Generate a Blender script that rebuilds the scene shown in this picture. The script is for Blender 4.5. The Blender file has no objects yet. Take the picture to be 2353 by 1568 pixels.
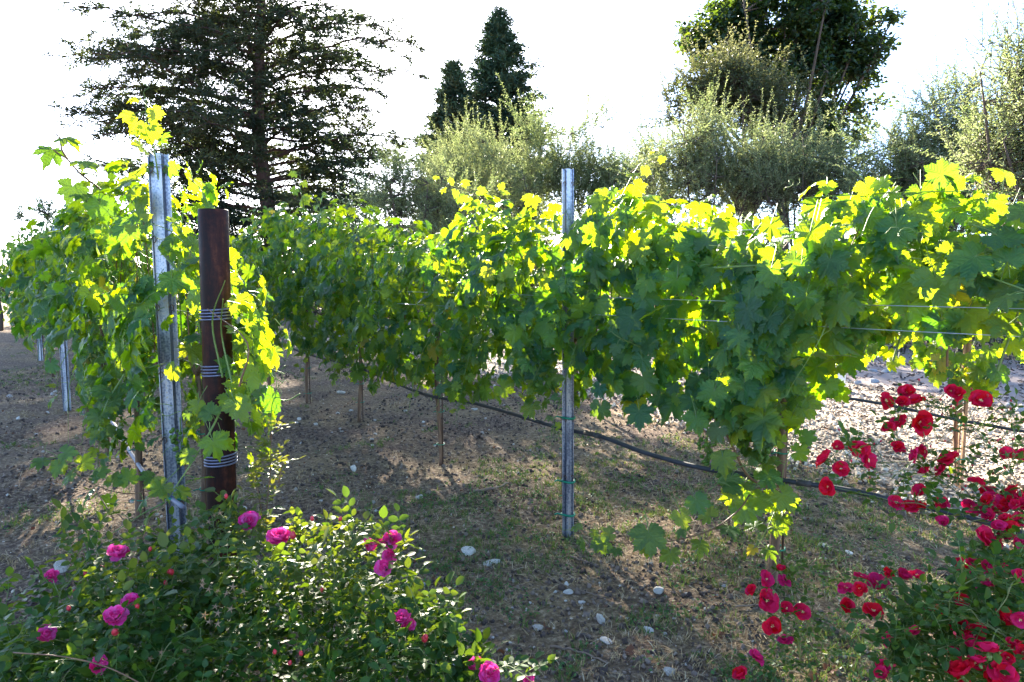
import bpy, math, random
import numpy as np
from mathutils import Matrix, Vector

random.seed(7)
RNG = np.random.default_rng(11)
R = math.radians
sc = bpy.context.scene

# ------------------------------------------------------------------ camera
EYE = np.array([0.0, 0.0, 1.4])
PITCH = R(5.24)
FPX = 1569.0
cam_data = bpy.data.cameras.new('camera')
cam = bpy.data.objects.new('camera', cam_data)
sc.collection.objects.link(cam)
cam.location = (0, 0, 1.4)
cam.rotation_euler = (math.pi / 2 - PITCH, 0, 0)
cam_data.sensor_width = 36
cam_data.lens = 36 * FPX / 2353
cam_data.clip_end = 2000
cam_data.clip_start = 0.05
sc.camera = cam

# ------------------------------------------------------------------ light
SUN_AZ = R(-15.2)      # measured from +Y towards +X
SUN_EL = R(23.2)
world = bpy.data.worlds.new('World')
sc.world = world
world.use_nodes = True
nt = world.node_tree
nt.nodes.clear()
sky = nt.nodes.new('ShaderNodeTexSky')
sky.sky_type = 'NISHITA'
sky.sun_disc = False
sky.sun_elevation = SUN_EL
sky.sun_rotation = SUN_AZ
sky.air_density = 0.55
sky.dust_density = 0.5
sky.ozone_density = 2.0
bg = nt.nodes.new('ShaderNodeBackground')
bg.inputs['Strength'].default_value = 0.09
wo = nt.nodes.new('ShaderNodeOutputWorld')
nt.links.new(sky.outputs[0], bg.inputs[0])
nt.links.new(bg.outputs[0], wo.inputs[0])

sun_data = bpy.data.lights.new('sun', 'SUN')
sun_data.energy = 5.0
sun_data.angle = R(0.6)
sun_data.color = (1.0, 0.9, 0.74)
sun = bpy.data.objects.new('sun', sun_data)
sc.collection.objects.link(sun)
sd = Vector((math.sin(SUN_AZ) * math.cos(SUN_EL), math.cos(SUN_AZ) * math.cos(SUN_EL), math.sin(SUN_EL)))
sun.rotation_euler = (-sd).to_track_quat('-Z', 'Y').to_euler()
sun.location = (-8, 24, 14)

sc.view_settings.view_transform = 'Standard'
sc.view_settings.look = 'None'
sc.view_settings.gamma = 1.0
sc.view_settings.use_curve_mapping = False
sc.view_settings.exposure = 3.4
sc.render.engine = 'CYCLES'
sc.cycles.use_denoising = True
sc.cycles.max_bounces = 7
sc.cycles.diffuse_bounces = 4
sc.cycles.glossy_bounces = 2
sc.cycles.transmission_bounces = 4
sc.cycles.transparent_max_bounces = 4
sc.cycles.caustics_reflective = False
sc.cycles.caustics_refractive = False

# ------------------------------------------------------------------ helpers
def P(px, py, Y):
    """world point at world depth Y seen at (px, py) of the 2353 x 1568 picture"""
    x = (px - 1176.5) / FPX
    y = (784 - py) / FPX
    d = np.array([x, math.cos(PITCH) + y * math.sin(PITCH), -math.sin(PITCH) + y * math.cos(PITCH)])
    return EYE + d * (Y / d[1])

def G(px, py, z=0.0):
    x = (px - 1176.5) / FPX
    y = (784 - py) / FPX
    d = np.array([x, math.cos(PITCH) + y * math.sin(PITCH), -math.sin(PITCH) + y * math.cos(PITCH)])
    return EYE + d * ((z - EYE[2]) / d[2])

def nrm(v):
    v = np.asarray(v, float)
    return v / np.maximum(np.linalg.norm(v, axis=-1, keepdims=True), 1e-9)

_hw = [(RNG.normal(0, k, 2), RNG.uniform(0, 6.3), a) for k, a in
       [(0.5, .02)] * 3 + [(1.6, .009)] * 5 + [(4.5, .0045)] * 6 + [(13, .0022)] * 8]
def H(x, y):
    x = np.asarray(x, float); y = np.asarray(y, float)
    h = 0
    for k, ph, a in _hw:
        h = h + a * np.sin(k[0] * x + k[1] * y + ph)
    return h

_pw = [(RNG.normal(0, k, 2), RNG.uniform(0, 6.3), a) for k, a in [(1.3, 1)] * 5 + [(3.5, .7)] * 6 + [(9, .45)] * 7]
def patch(x, y, o=0.0):
    h = 0
    for k, ph, a in _pw:
        h = h + a * np.sin(k[0] * x + k[1] * y + ph + o * (1 + ph))
    return h / 3.0

ORG = {}
def empty(name, loc, label, cat, group=None):
    o = bpy.data.objects.new(name, None)
    sc.collection.objects.link(o)
    o.location = tuple(loc)
    o.empty_display_size = 0.05
    o['label'] = label
    o['category'] = cat
    if group: o['group'] = group
    ORG[o.name] = np.array(loc, float)
    return o

def tag(o, label=None, cat=None, group=None, kind=None):
    if label: o['label'] = label
    if cat: o['category'] = cat
    if group: o['group'] = group
    if kind: o['kind'] = kind
    return o

def org(parent):
    return ORG.get(parent.name, np.zeros(3)) if parent else np.zeros(3)

class MB:
    """collects vertices and faces and links them as one mesh object"""
    def __init__(s):
        s.V = []; s.T = []; s.Q = []; s.A = []; s.n = 0
    def add(s, V, F, A=None):
        V = np.asarray(V, float).reshape(-1, 3)
        F = np.asarray(F, int)
        if F.ndim == 1: F = F.reshape(1, -1)
        (s.T if F.shape[1] == 3 else s.Q).append(F + s.n)
        s.V.append(V)
        if A is None: A = np.tile([1., 0., .5, 0.], (len(V), 1))
        s.A.append(np.broadcast_to(np.asarray(A, float), (len(V), 4)))
        s.n += len(V)
        return s
    def addmulti(s, V, Fs, A=None):
        n0 = s.n
        s.add(V, Fs[0], A)
        for F in Fs[1:]:
            F = np.asarray(F, int)
            (s.T if F.shape[1] == 3 else s.Q).append(F + n0)
    def mesh(s, name, mat, shift=None, smooth=True):
        V = np.concatenate(s.V)
        if shift is not None: V = V - shift
        T = np.concatenate(s.T) if s.T else np.zeros((0, 3), int)
        Q = np.concatenate(s.Q) if s.Q else np.zeros((0, 4), int)
        me = bpy.data.meshes.new(name)
        me.vertices.add(len(V))
        me.vertices.foreach_set('co', V.astype(np.float32).ravel())
        nl = T.size + Q.size
        me.loops.add(nl)
        me.loops.foreach_set('vertex_index', np.concatenate([T.ravel(), Q.ravel()]).astype(np.int32))
        me.polygons.add(len(T) + len(Q))
        ls = np.concatenate([np.arange(len(T)) * 3, T.size + np.arange(len(Q)) * 4]).astype(np.int32)
        me.polygons.foreach_set('loop_start', ls)
        me.polygons.foreach_set('use_smooth', np.full(len(ls), smooth))
        at = me.attributes.new('lf', 'FLOAT_COLOR', 'POINT')
        at.data.foreach_set('color', np.concatenate(s.A).astype(np.float32).ravel())
        me.update(calc_edges=True)
        me.validate()
        me.materials.append(mat)
        return me
    def build(s, name, mat, parent=None, smooth=True, kind=None, label=None, cat=None, group=None):
        if not s.V: return None
        me = s.mesh(name, mat, org(parent), smooth)
        o = bpy.data.objects.new(name, me)
        sc.collection.objects.link(o)
        o.color = (0, 0, 0, 1)
        if parent:
            o.parent = parent
            ORG[o.name] = org(parent)
        tag(o, label, cat, group, kind)
        return o

def inst(name, me, parent, pos, Rm=None, scale=1.0, color=None, label=None):
    """an object that shares mesh data; pos in world space"""
    o = bpy.data.objects.new(name, me)
    sc.collection.objects.link(o)
    if parent: o.parent = parent
    p = np.asarray(pos) - org(parent)
    M = np.eye(4)
    M[:3, :3] = (np.eye(3) if Rm is None else Rm) * scale
    M[:3, 3] = p
    o.matrix_local = Matrix(M.tolist())
    o.color = color or (0, 0, 0, 1)
    if label: o['label'] = label
    return o

def tube(pts, rad, sides=6, cap=True, rough=0.0):
    pts = np.asarray(pts, float); n = len(pts)
    rad = np.broadcast_to(np.asarray(rad, float), (n,))
    t = np.gradient(pts, axis=0)
    t = nrm(t)
    ref = np.array([0.0, 0, 1]) if abs(t[0][2]) < .9 else np.array([1.0, 0, 0])
    u = nrm(np.cross(t[0], ref)); U = [u]
    for i in range(1, n):
        u = nrm(u - np.dot(u, t[i]) * t[i]); U.append(u)
    U = np.array(U); W = np.cross(t, U)
    a = np.arange(sides) / sides * 2 * math.pi
    rr = rad[:, None] * (1 + rough * RNG.uniform(-1, 1, (n, sides)))
    V = pts[:, None] + rr[..., None] * (np.cos(a)[None, :, None] * U[:, None] + np.sin(a)[None, :, None] * W[:, None])
    V = V.reshape(-1, 3)
    i = np.arange(n - 1)[:, None] * sides; j = np.arange(sides)[None]; k = (j + 1) % sides
    Q = np.stack([i + j, i + k, i + sides + k, i + sides + j], -1).reshape(-1, 4)
    Fs = [Q]
    if cap:
        V = np.vstack([V, pts[:1], pts[-1:]])
        c0, c1 = n * sides, n * sides + 1
        j = np.arange(sides); k = (j + 1) % sides
        Fs.append(np.stack([k, j, np.full(sides, c0)], -1))
        Fs.append(np.stack([(n - 1) * sides + j, (n - 1) * sides + k, np.full(sides, c1)], -1))
    return V, Fs

def add_tube(mb, pts, rad, sides=6, cap=True, rough=0.0, A=None):
    V, Fs = tube(pts, rad, sides, cap, rough)
    mb.addmulti(V, Fs, A)

def add_box(mb, c, sx, sy, sz, Rm=None, A=None):
    v = np.array([[x, y, z] for x in (-1, 1) for y in (-1, 1) for z in (-1, 1)], float) * [sx / 2, sy / 2, sz / 2]
    if Rm is not None: v = v @ np.asarray(Rm).T
    f = [[0, 1, 3, 2], [4, 6, 7, 5], [0, 4, 5, 1], [2, 3, 7, 6], [0, 2, 6, 4], [1, 5, 7, 3]]
    mb.add(v + np.asarray(c), np.array(f), A)

def smooth_path(pts, n=20):
    """Catmull-Rom through the points"""
    p = np.asarray(pts, float)
    if len(p) == 2:
        return p[0] + (p[1] - p[0]) * np.linspace(0, 1, n)[:, None]
    q = np.vstack([2 * p[0] - p[1], p, 2 * p[-1] - p[-2]])
    out = []
    m = max(2, n // (len(p) - 1))
    for i in range(1, len(q) - 2):
        for t in np.linspace(0, 1, m, endpoint=False):
            out.append(.5 * ((2 * q[i]) + (-q[i - 1] + q[i + 1]) * t + (2 * q[i - 1] - 5 * q[i] + 4 * q[i + 1] - q[i + 2]) * t ** 2
                             + (-q[i - 1] + 3 * q[i] - 3 * q[i + 1] + q[i + 2]) * t ** 3))
    out.append(p[-1])
    return np.array(out)

def frames(n, t):
    z = nrm(n)
    y = t - (t * z).sum(-1, keepdims=True) * z
    y = nrm(y)
    x = np.cross(y, z)
    return np.stack([x, y, z], -1)      # columns

# ------------------------------------------------------------------ materials
def mat(name):
    m = bpy.data.materials.new(name)
    m.use_nodes = True
    t = m.node_tree
    t.nodes.clear()
    out = t.nodes.new('ShaderNodeOutputMaterial')
    return m, t, out

def N(t, typ, **kw):
    n = t.nodes.new(typ)
    for k, v in kw.items():
        if k.startswith('i_'):
            key = k[2:]
            key = int(key) if key.isdigit() else key.replace('_', ' ')
            n.inputs[key].default_value = v
        else:
            setattr(n, k, v)
    return n

def L(t, a, b): t.links.new(a, b)

def math_(t, op, a, b=None, c=None, clamp=False):
    n = t.nodes.new('ShaderNodeMath'); n.operation = op; n.use_clamp = clamp
    for i, v in enumerate((a, b, c)):
        if v is None: continue
        if hasattr(v, 'type'): t.links.new(v, n.inputs[i])
        else: n.inputs[i].default_value = v
    return n.outputs[0]

def ramp(t, fac, stops):
    r = t.nodes.new('ShaderNodeValToRGB')
    e = r.color_ramp.elements
    while len(e) < len(stops): e.new(0.5)
    for el, (p, c) in zip(e, stops):
        el.position = p
        el.color = (*c, 1) if len(c) == 3 else c
    t.links.new(fac, r.inputs[0])
    return r.outputs[0]

def mixc(t, fac, a, b):
    n = t.nodes.new('ShaderNodeMix'); n.data_type = 'RGBA'
    for sock, v in ((n.inputs[0], fac), (n.inputs[6], a), (n.inputs[7], b)):
        if hasattr(v, 'type'): t.links.new(v, sock)
        elif isinstance(v, (int, float)): sock.default_value = v
        else: sock.default_value = (*v, 1)
    return n.outputs[2]

def leaf_material(name, cols, tcols, rough=.5, veins=False, spec=.35, trans=.45, tone=None, ttone=None, bump=0.0):
    """cols / tcols: ramps over the per-leaf random value for reflected / transmitted colour;
    tone / ttone: colour of young, old or painted-sunlit leaves (vertex alpha, or object colour red)"""
    m, t, out = mat(name)
    at = N(t, 'ShaderNodeAttribute', attribute_name='lf')
    sep = N(t, 'ShaderNodeSeparateColor'); L(t, at.outputs['Color'], sep.inputs[0])
    oi = N(t, 'ShaderNodeObjectInfo')
    so = N(t, 'ShaderNodeSeparateColor'); L(t, oi.outputs['Color'], so.inputs[0])
    rnd = math_(t, 'FRACT', math_(t, 'ADD', sep.outputs[2], oi.outputs['Random']))
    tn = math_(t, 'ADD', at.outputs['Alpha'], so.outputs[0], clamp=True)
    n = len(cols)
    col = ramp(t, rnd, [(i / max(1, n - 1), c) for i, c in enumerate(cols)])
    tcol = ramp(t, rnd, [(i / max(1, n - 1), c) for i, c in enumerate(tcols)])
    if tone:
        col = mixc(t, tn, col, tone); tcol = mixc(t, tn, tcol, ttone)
    p = N(t, 'ShaderNodeBsdfPrincipled')
    p.inputs['Roughness'].default_value = rough
    p.inputs['Specular IOR Level'].default_value = spec
    tr = N(t, 'ShaderNodeBsdfTranslucent')
    if veins:
        vd, vt = sep.outputs[0], sep.outputs[1]
        w = math_(t, 'MULTIPLY_ADD', vt, -.010, .016)
        main = math_(t, 'SUBTRACT', 1.0, math_(t, 'DIVIDE', vd, w), clamp=True)
        ph = math_(t, 'FRACT', math_(t, 'MULTIPLY', math_(t, 'SUBTRACT', vt, math_(t, 'MULTIPLY', vd, .9)), 7.0))
        tri = math_(t, 'ABSOLUTE', math_(t, 'SUBTRACT', ph, .5))
        sec = math_(t, 'SUBTRACT', 1.0, math_(t, 'MULTIPLY', tri, 11.0), clamp=True)
        vein = math_(t, 'MAXIMUM', main, math_(t, 'MULTIPLY', sec, .45))
        col = mixc(t, math_(t, 'MULTIPLY', vein, .55), col, (.17, .26, .075))
        tcol = mixc(t, math_(t, 'MULTIPLY', sec, .25), tcol, (.10, .20, .01))
        tcol = mixc(t, math_(t, 'MULTIPLY', main, .3), tcol, (.10, .18, .01))
        tc = N(t, 'ShaderNodeTexCoord')
        nz = N(t, 'ShaderNodeTexNoise', i_Scale=9.0, i_Detail=3.0); L(t, tc.outputs['Object'], nz.inputs['Vector'])
        blot = math_(t, 'MULTIPLY_ADD', nz.outputs[0], .7, .65)
        mul = N(t, 'ShaderNodeVectorMath', operation='SCALE'); L(t, col, mul.inputs[0]); L(t, blot, mul.inputs['Scale']); col = mul.outputs[0]
        n5 = N(t, 'ShaderNodeTexNoise', i_Scale=14.0, i_Detail=4.0); L(t, tc.outputs['Object'], n5.inputs['Vector'])
        dry = math_(t, 'MULTIPLY', math_(t, 'SUBTRACT', math_(t, 'MULTIPLY_ADD', vt, .35, n5.outputs[0]), .88), 9.0, clamp=True)
        col = mixc(t, math_(t, 'MULTIPLY', dry, .8), col, (.16, .085, .03)); tcol = mixc(t, math_(t, 'MULTIPLY', dry, .7), tcol, (.30, .14, .02))
        hgt = math_(t, 'SUBTRACT', math_(t, 'MULTIPLY', tri, 1.4), math_(t, 'MULTIPLY', main, .8))
        b = N(t, 'ShaderNodeBump', i_Strength=.35, i_Distance=.004)
        L(t, hgt, b.inputs['Height']); L(t, b.outputs[0], p.inputs['Normal']); L(t, b.outputs[0], tr.inputs['Normal'])
    L(t, col, p.inputs['Base Color'])
    L(t, tcol, tr.inputs['Color'])
    mx = N(t, 'ShaderNodeMixShader', i_0=trans)
    L(t, p.outputs[0], mx.inputs[1]); L(t, tr.outputs[0], mx.inputs[2])
    L(t, mx.outputs[0], out.inputs[0])
    return m

def simple(name, stops, scale=8, rough=.7, metal=0.0, bump=.3, detail=6, stretch=None, coord='Object', dist=.01, spec=.5, trans=0.0, objrnd=0.0):
    m, t, out = mat(name)
    tc = N(t, 'ShaderNodeTexCoord')
    src = tc.outputs[coord]
    if stretch:
        mp = N(t, 'ShaderNodeMapping'); mp.inputs['Scale'].default_value = stretch
        L(t, src, mp.inputs[0]); src = mp.outputs[0]
    nz = N(t, 'ShaderNodeTexNoise', i_Scale=scale, i_Detail=detail, i_Roughness=.62); L(t, src, nz.inputs['Vector'])
    f = nz.outputs[0]
    if objrnd:
        oi = N(t, 'ShaderNodeObjectInfo')
        at = N(t, 'ShaderNodeAttribute', attribute_name='lf')
        sep = N(t, 'ShaderNodeSeparateColor'); L(t, at.outputs['Color'], sep.inputs[0])
        r = math_(t, 'FRACT', math_(t, 'ADD', sep.outputs[2], oi.outputs['Random']))
        f = math_(t, 'ADD', f, math_(t, 'MULTIPLY', math_(t, 'SUBTRACT', r, .5), objrnd))
    c = ramp(t, f, stops)
    p = N(t, 'ShaderNodeBsdfPrincipled')
    p.inputs['Roughness'].default_value = rough
    p.inputs['Metallic'].default_value = metal
    p.inputs['Specular IOR Level'].default_value = spec
    L(t, c, p.inputs['Base Color'])
    if bump:
        b = N(t, 'ShaderNodeBump', i_Strength=bump, i_Distance=dist)
        L(t, nz.outputs[0], b.inputs['Height']); L(t, b.outputs[0], p.inputs['Normal'])
    sh = p.outputs[0]
    if trans:
        tr = N(t, 'ShaderNodeBsdfTranslucent'); L(t, c, tr.inputs[0])
        mx = N(t, 'ShaderNodeMixShader', i_0=trans); L(t, sh, mx.inputs[1]); L(t, tr.outputs[0], mx.inputs[2]); sh = mx.outputs[0]
    L(t, sh, out.inputs[0])
    return m

M = {}
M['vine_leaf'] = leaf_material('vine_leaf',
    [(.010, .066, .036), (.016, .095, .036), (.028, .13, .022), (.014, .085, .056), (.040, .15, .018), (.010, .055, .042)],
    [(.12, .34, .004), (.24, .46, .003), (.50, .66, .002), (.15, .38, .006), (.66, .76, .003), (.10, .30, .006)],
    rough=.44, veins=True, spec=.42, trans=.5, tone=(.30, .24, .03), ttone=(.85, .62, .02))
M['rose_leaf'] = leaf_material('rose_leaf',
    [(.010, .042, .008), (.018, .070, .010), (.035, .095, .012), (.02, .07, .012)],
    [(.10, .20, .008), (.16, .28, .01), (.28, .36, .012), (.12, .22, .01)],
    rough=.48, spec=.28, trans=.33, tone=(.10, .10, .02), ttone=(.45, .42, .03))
M['olive_leaf'] = leaf_material('olive_leaf',
    [(.08, .11, .05), (.14, .18, .08), (.24, .28, .15), (.10, .14, .05)],
    [(.22, .32, .09), (.30, .38, .12), (.40, .46, .20), (.26, .36, .09)], rough=.5, trans=.35,
    tone=(.24, .28, .15), ttone=(.42, .46, .18))
M['cedar_needle'] = leaf_material('cedar_needle',
    [(.020, .036, .024), (.034, .048, .026), (.065, .075, .032), (.026, .042, .028)],
    [(.06, .10, .03), (.08, .12, .03), (.12, .14, .03), (.06, .1, .03)], rough=.6, trans=.28)
M['redwood_needle'] = leaf_material('redwood_needle',
    [(.022, .052, .034), (.035, .075, .040), (.055, .10, .045), (.08, .09, .045)],
    [(.03, .07, .03), (.05, .09, .03), (.07, .1, .03), (.08, .09, .03)], rough=.6, trans=.22)
M['broad_leaf'] = leaf_material('broad_leaf',
    [(.010, .030, .018), (.015, .042, .022), (.022, .055, .02), (.015, .038, .024)],
    [(.09, .15, .01), (.12, .2, .012), (.2, .26, .012), (.1, .16, .01)], rough=.45, trans=.3)
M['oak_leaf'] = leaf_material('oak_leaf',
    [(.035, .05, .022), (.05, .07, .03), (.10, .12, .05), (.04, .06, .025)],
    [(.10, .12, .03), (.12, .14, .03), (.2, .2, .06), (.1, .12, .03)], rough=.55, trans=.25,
    tone=(.24, .24, .11), ttone=(.36, .36, .14))  # tone and ttone: pale colours that paint sunlight on the crown top
M['hedge_leaf'] = leaf_material('hedge_leaf',
    [(.012, .03, .012), (.02, .045, .016), (.03, .05, .018)], [(.05, .08, .01), (.06, .1, .01), (.1, .12, .01)], rough=.5, trans=.25)
M['grass'] = leaf_material('grass',
    [(.05, .10, .03), (.08, .14, .035), (.16, .17, .06), (.07, .13, .03)],
    [(.1, .2, .02), (.15, .26, .03), (.3, .3, .06), (.12, .22, .02)], rough=.55, trans=.35)
M['weed'] = leaf_material('weed',
    [(.035, .10, .03), (.05, .13, .035), (.07, .15, .05)], [(.1, .22, .02), (.12, .26, .02), (.15, .3, .02)], rough=.5, trans=.35)
M['straw'] = leaf_material('straw',
    [(.36, .25, .12), (.52, .39, .21), (.22, .14, .07), (.64, .52, .34)],
    [(.2, .14, .06), (.3, .22, .1), (.15, .1, .04), (.3, .24, .12)], rough=.7, trans=.2)
M['dead_leaf'] = leaf_material('dead_leaf', [(.12, .04, .025), (.16, .07, .03), (.10, .03, .02)],
    [(.2, .08, .03), (.22, .1, .03), (.18, .06, .03)], rough=.6, trans=.25)
M['pink_petal'] = leaf_material('pink_petal', [(.85, .04, .30), (.90, .08, .42), (.90, .22, .60)],
    [(.85, .03, .22), (.9, .06, .3), (.9, .1, .4)], rough=.5, spec=.2, trans=.42, tone=(.6, .02, .06), ttone=(.7, .01, .04))
M['red_petal'] = leaf_material('red_petal', [(.60, .004, .005), (.70, .006, .010), (.68, .008, .035), (.64, .004, .006)],
    [(.8, .008, .012), (.85, .01, .02), (.85, .012, .04), (.8, .006, .012)], rough=.55, spec=.12, trans=.45,
    tone=(.66, .03, .20), ttone=(.8, .02, .16))
M['red_bud'] = simple('red_bud', [(0, (.35, .01, .02)), (1, (.6, .03, .05))], 40, .5)
M['stamen'] = simple('stamen', [(.3, (.75, .55, .15)), (.7, (.85, .7, .35))], 60, .7)
M['spent'] = leaf_material('spent_bloom', [(.24, .15, .07), (.30, .19, .11), (.16, .09, .045)],
    [(.4, .28, .1), (.45, .3, .14), (.3, .2, .08)], rough=.7, trans=.3)
M['green_stem'] = simple('green_stem', [(.3, (.12, .2, .04)), (.7, (.2, .27, .06))], 30, .5, bump=0, trans=.25, objrnd=.5)
M['rose_cane'] = simple('rose_cane', [(.25, (.08, .12, .03)), (.6, (.15, .16, .05)), (.9, (.2, .11, .05))], 12, .5, bump=.1)
M['brown_cane'] = simple('brown_cane', [(.3, (.10, .045, .02)), (.7, (.2, .10, .04))], 20, .6, bump=.3, dist=.003)
M['bark_vine'] = simple('bark_vine', [(.25, (.05, .025, .015)), (.5, (.15, .085, .05)), (.75, (.28, .17, .10))], 14, .85, bump=.9, stretch=(3, 3, .35), dist=.006)
M['bark'] = simple('bark', [(.3, (.035, .024, .018)), (.7, (.10, .07, .05))], 5, .9, bump=.8, stretch=(2, 2, .4), dist=.03)
M['bark_red'] = simple('bark_red', [(.3, (.05, .025, .018)), (.7, (.12, .06, .045))], 5, .9, bump=.8, stretch=(2, 2, .3), dist=.03)
M['black_hose'] = simple('black_hose', [(.3, (.010, .011, .016)), (.7, (.03, .032, .042))], 15, .6, bump=.05)
M['hose_tape'] = simple('hose_tape', [(.3, (.02, .018, .016)), (.7, (.06, .05, .045))], 60, .7, bump=.5)
M['white_tube'] = simple('white_tube', [(.3, (.70, .72, .70)), (.7, (.8, .82, .82))], 6, .55, bump=.05, trans=.25)
M['grey_hose'] = simple('grey_hose', [(.3, (.14, .14, .18)), (.7, (.22, .22, .28))], 6, .6, bump=.05)
M['tie'] = simple('green_tie', [(.3, (.005, .16, .09)), (.7, (.01, .26, .15))], 20, .5, bump=.2, trans=.2)
M['wire'] = simple('wire', [(.3, (.35, .36, .38)), (.7, (.55, .56, .58))], 20, .35, metal=.85, bump=0)
M['rod'] = simple('rod', [(.3, (.06, .035, .025)), (.7, (.14, .08, .05))], 30, .6, metal=.3)
M['wood_stake'] = simple('wood_stake', [(.3, (.22, .11, .05)), (.7, (.38, .2, .10))], 16, .8, stretch=(3, 3, .3), bump=.5)
M['coil'] = simple('coil', [(.3, (.10, .10, .14)), (.7, (.20, .20, .27))], 20, .3, metal=.7)
M['grape'] = leaf_material('grape', [(.07, .14, .02), (.10, .19, .03), (.13, .22, .04)], [(.2, .34, .02), (.25, .4, .03), (.3, .42, .03)], rough=.35, trans=.4)
M['stone'] = simple('stone', [(.25, (.28, .24, .20)), (.5, (.52, .47, .41)), (.75, (.68, .64, .58))], 9, .85, bump=.7, dist=.01, objrnd=.35)
M['grey_stone'] = simple('grey_stone', [(.25, (.16, .17, .18)), (.5, (.27, .29, .31)), (.75, (.4, .42, .44))], 7, .8, bump=.6, dist=.01)
M['pebble'] = simple('pebble', [(.2, (.12, .08, .055)), (.42, (.27, .20, .14)), (.62, (.42, .34, .25)), (.85, (.58, .49, .38))], 5, .85, bump=.4, objrnd=1.0, dist=.004)
M['mulch'] = simple('mulch', [(.2, (.06, .04, .035)), (.5, (.13, .09, .075)), (.8, (.32, .25, .21))], 4, .85, bump=.3, objrnd=1.1)
M['clod'] = simple('clod', [(.2, (.045, .030, .024)), (.5, (.10, .068, .052)), (.8, (.22, .16, .12))], 12, .95, bump=.8, objrnd=.8, dist=.006)
M['twig'] = simple('twig', [(.3, (.12, .075, .05)), (.7, (.25, .18, .13))], 20, .8, bump=.5, dist=.003)

# rust on the pipe
def rust():
    m, t, out = mat('rusty_steel')
    tc = N(t, 'ShaderNodeTexCoord')
    mp = N(t, 'ShaderNodeMapping'); mp.inputs['Scale'].default_value = (9, 9, 1.3); L(t, tc.outputs['Object'], mp.inputs[0])
    n1 = N(t, 'ShaderNodeTexNoise', i_Scale=1.4, i_Detail=7.0, i_Roughness=.65); L(t, mp.outputs[0], n1.inputs['Vector'])
    n2 = N(t, 'ShaderNodeTexNoise', i_Scale=38.0, i_Detail=4.0, i_Roughness=.7); L(t, tc.outputs['Object'], n2.inputs['Vector'])
    f = math_(t, 'ADD', math_(t, 'MULTIPLY', n1.outputs[0], .75), math_(t, 'MULTIPLY', n2.outputs[0], .25))
    c = ramp(t, f, [(.32, (.004, .002, .002)), (.45, (.012, .004, .003)), (.53, (.035, .009, .005)), (.60, (.085, .024, .011)), (.68, (.22, .12, .08))])
    p = N(t, 'ShaderNodeBsdfPrincipled'); L(t, c, p.inputs['Base Color'])
    L(t, math_(t, 'MULTIPLY_ADD', f, .5, .3), p.inputs['Roughness'])
    p.inputs['Metallic'].default_value = 0.0; p.inputs['Specular IOR Level'].default_value = .16
    b = N(t, 'ShaderNodeBump', i_Strength=.5, i_Distance=.003); L(t, f, b.inputs['Height']); L(t, b.outputs[0], p.inputs['Normal'])
    L(t, p.outputs[0], out.inputs[0])
    return m
M['rust'] = rust()

def galv():
    m, t, out = mat('galvanized_steel')
    tc = N(t, 'ShaderNodeTexCoord')
    mp = N(t, 'ShaderNodeMapping'); mp.inputs['Scale'].default_value = (12, 12, .8); L(t, tc.outputs['Object'], mp.inputs[0])
    n1 = N(t, 'ShaderNodeTexNoise', i_Scale=3.0, i_Detail=6.0, i_Roughness=.7); L(t, mp.outputs[0], n1.inputs['Vector'])
    v = N(t, 'ShaderNodeTexVoronoi', i_Scale=90.0); L(t, tc.outputs['Object'], v.inputs['Vector'])
    f = math_(t, 'ADD', n1.outputs[0], math_(t, 'MULTIPLY', v.outputs['Distance'], .25))
    c = ramp(t, f, [(.35, (.05, .06, .10)), (.55, (.17, .19, .25)), (.68, (.36, .38, .43)), (.85, (.34, .28, .21))])
    p = N(t, 'ShaderNodeBsdfPrincipled'); L(t, c, p.inputs['Base Color'])
    p.inputs['Metallic'].default_value = .75
    L(t, math_(t, 'MULTIPLY_ADD', n1.outputs[0], .4, .18), p.inputs['Roughness'])
    L(t, p.outputs[0], out.inputs[0])
    return m
M['galv'] = galv()

def soil():
    m, t, out = mat('soil')
    tc = N(t, 'ShaderNodeTexCoord'); src = tc.outputs['Object']
    n1 = N(t, 'ShaderNodeTexNoise', i_Scale=1.3, i_Detail=8.0, i_Roughness=.65); L(t, src, n1.inputs['Vector'])
    n2 = N(t, 'ShaderNodeTexNoise', i_Scale=34.0, i_Detail=8.0, i_Roughness=.72); L(t, src, n2.inputs['Vector'])
    v = N(t, 'ShaderNodeTexVoronoi', i_Scale=75.0); L(t, src, v.inputs['Vector'])
    n4 = N(t, 'ShaderNodeTexNoise', i_Scale=.5, i_Detail=4.0); L(t, src, n4.inputs['Vector'])
    c1 = ramp(t, n2.outputs[0], [(.3, (.040, .025, .019)), (.46, (.105, .068, .050)), (.56, (.21, .145, .10)), (.66, (.48, .36, .25))])
    straw = ramp(t, n2.outputs[0], [(.3, (.09, .060, .034)), (.5, (.25, .175, .095)), (.68, (.48, .37, .23))])
    f = ramp(t, math_(t, 'ADD', math_(t, 'MULTIPLY', n1.outputs[0], .6), math_(t, 'MULTIPLY', n4.outputs[0], .4)), [(.42, (0, 0, 0)), (.58, (.85, .85, .85))])
    c = mixc(t, f, c1, straw)
    p = N(t, 'ShaderNodeBsdfPrincipled'); p.inputs['Roughness'].default_value = .95
    p.inputs['Specular IOR Level'].default_value = .15
    L(t, c, p.inputs['Base Color'])
    h = math_(t, 'ADD', n2.outputs[0], math_(t, 'MULTIPLY', v.outputs['Distance'], .35))
    b = N(t, 'ShaderNodeBump', i_Strength=.9, i_Distance=.03); L(t, h, b.inputs['Height']); L(t, b.outputs[0], p.inputs['Normal'])
    L(t, p.outputs[0], out.inputs[0])
    return m
M['soil'] = soil()

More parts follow.
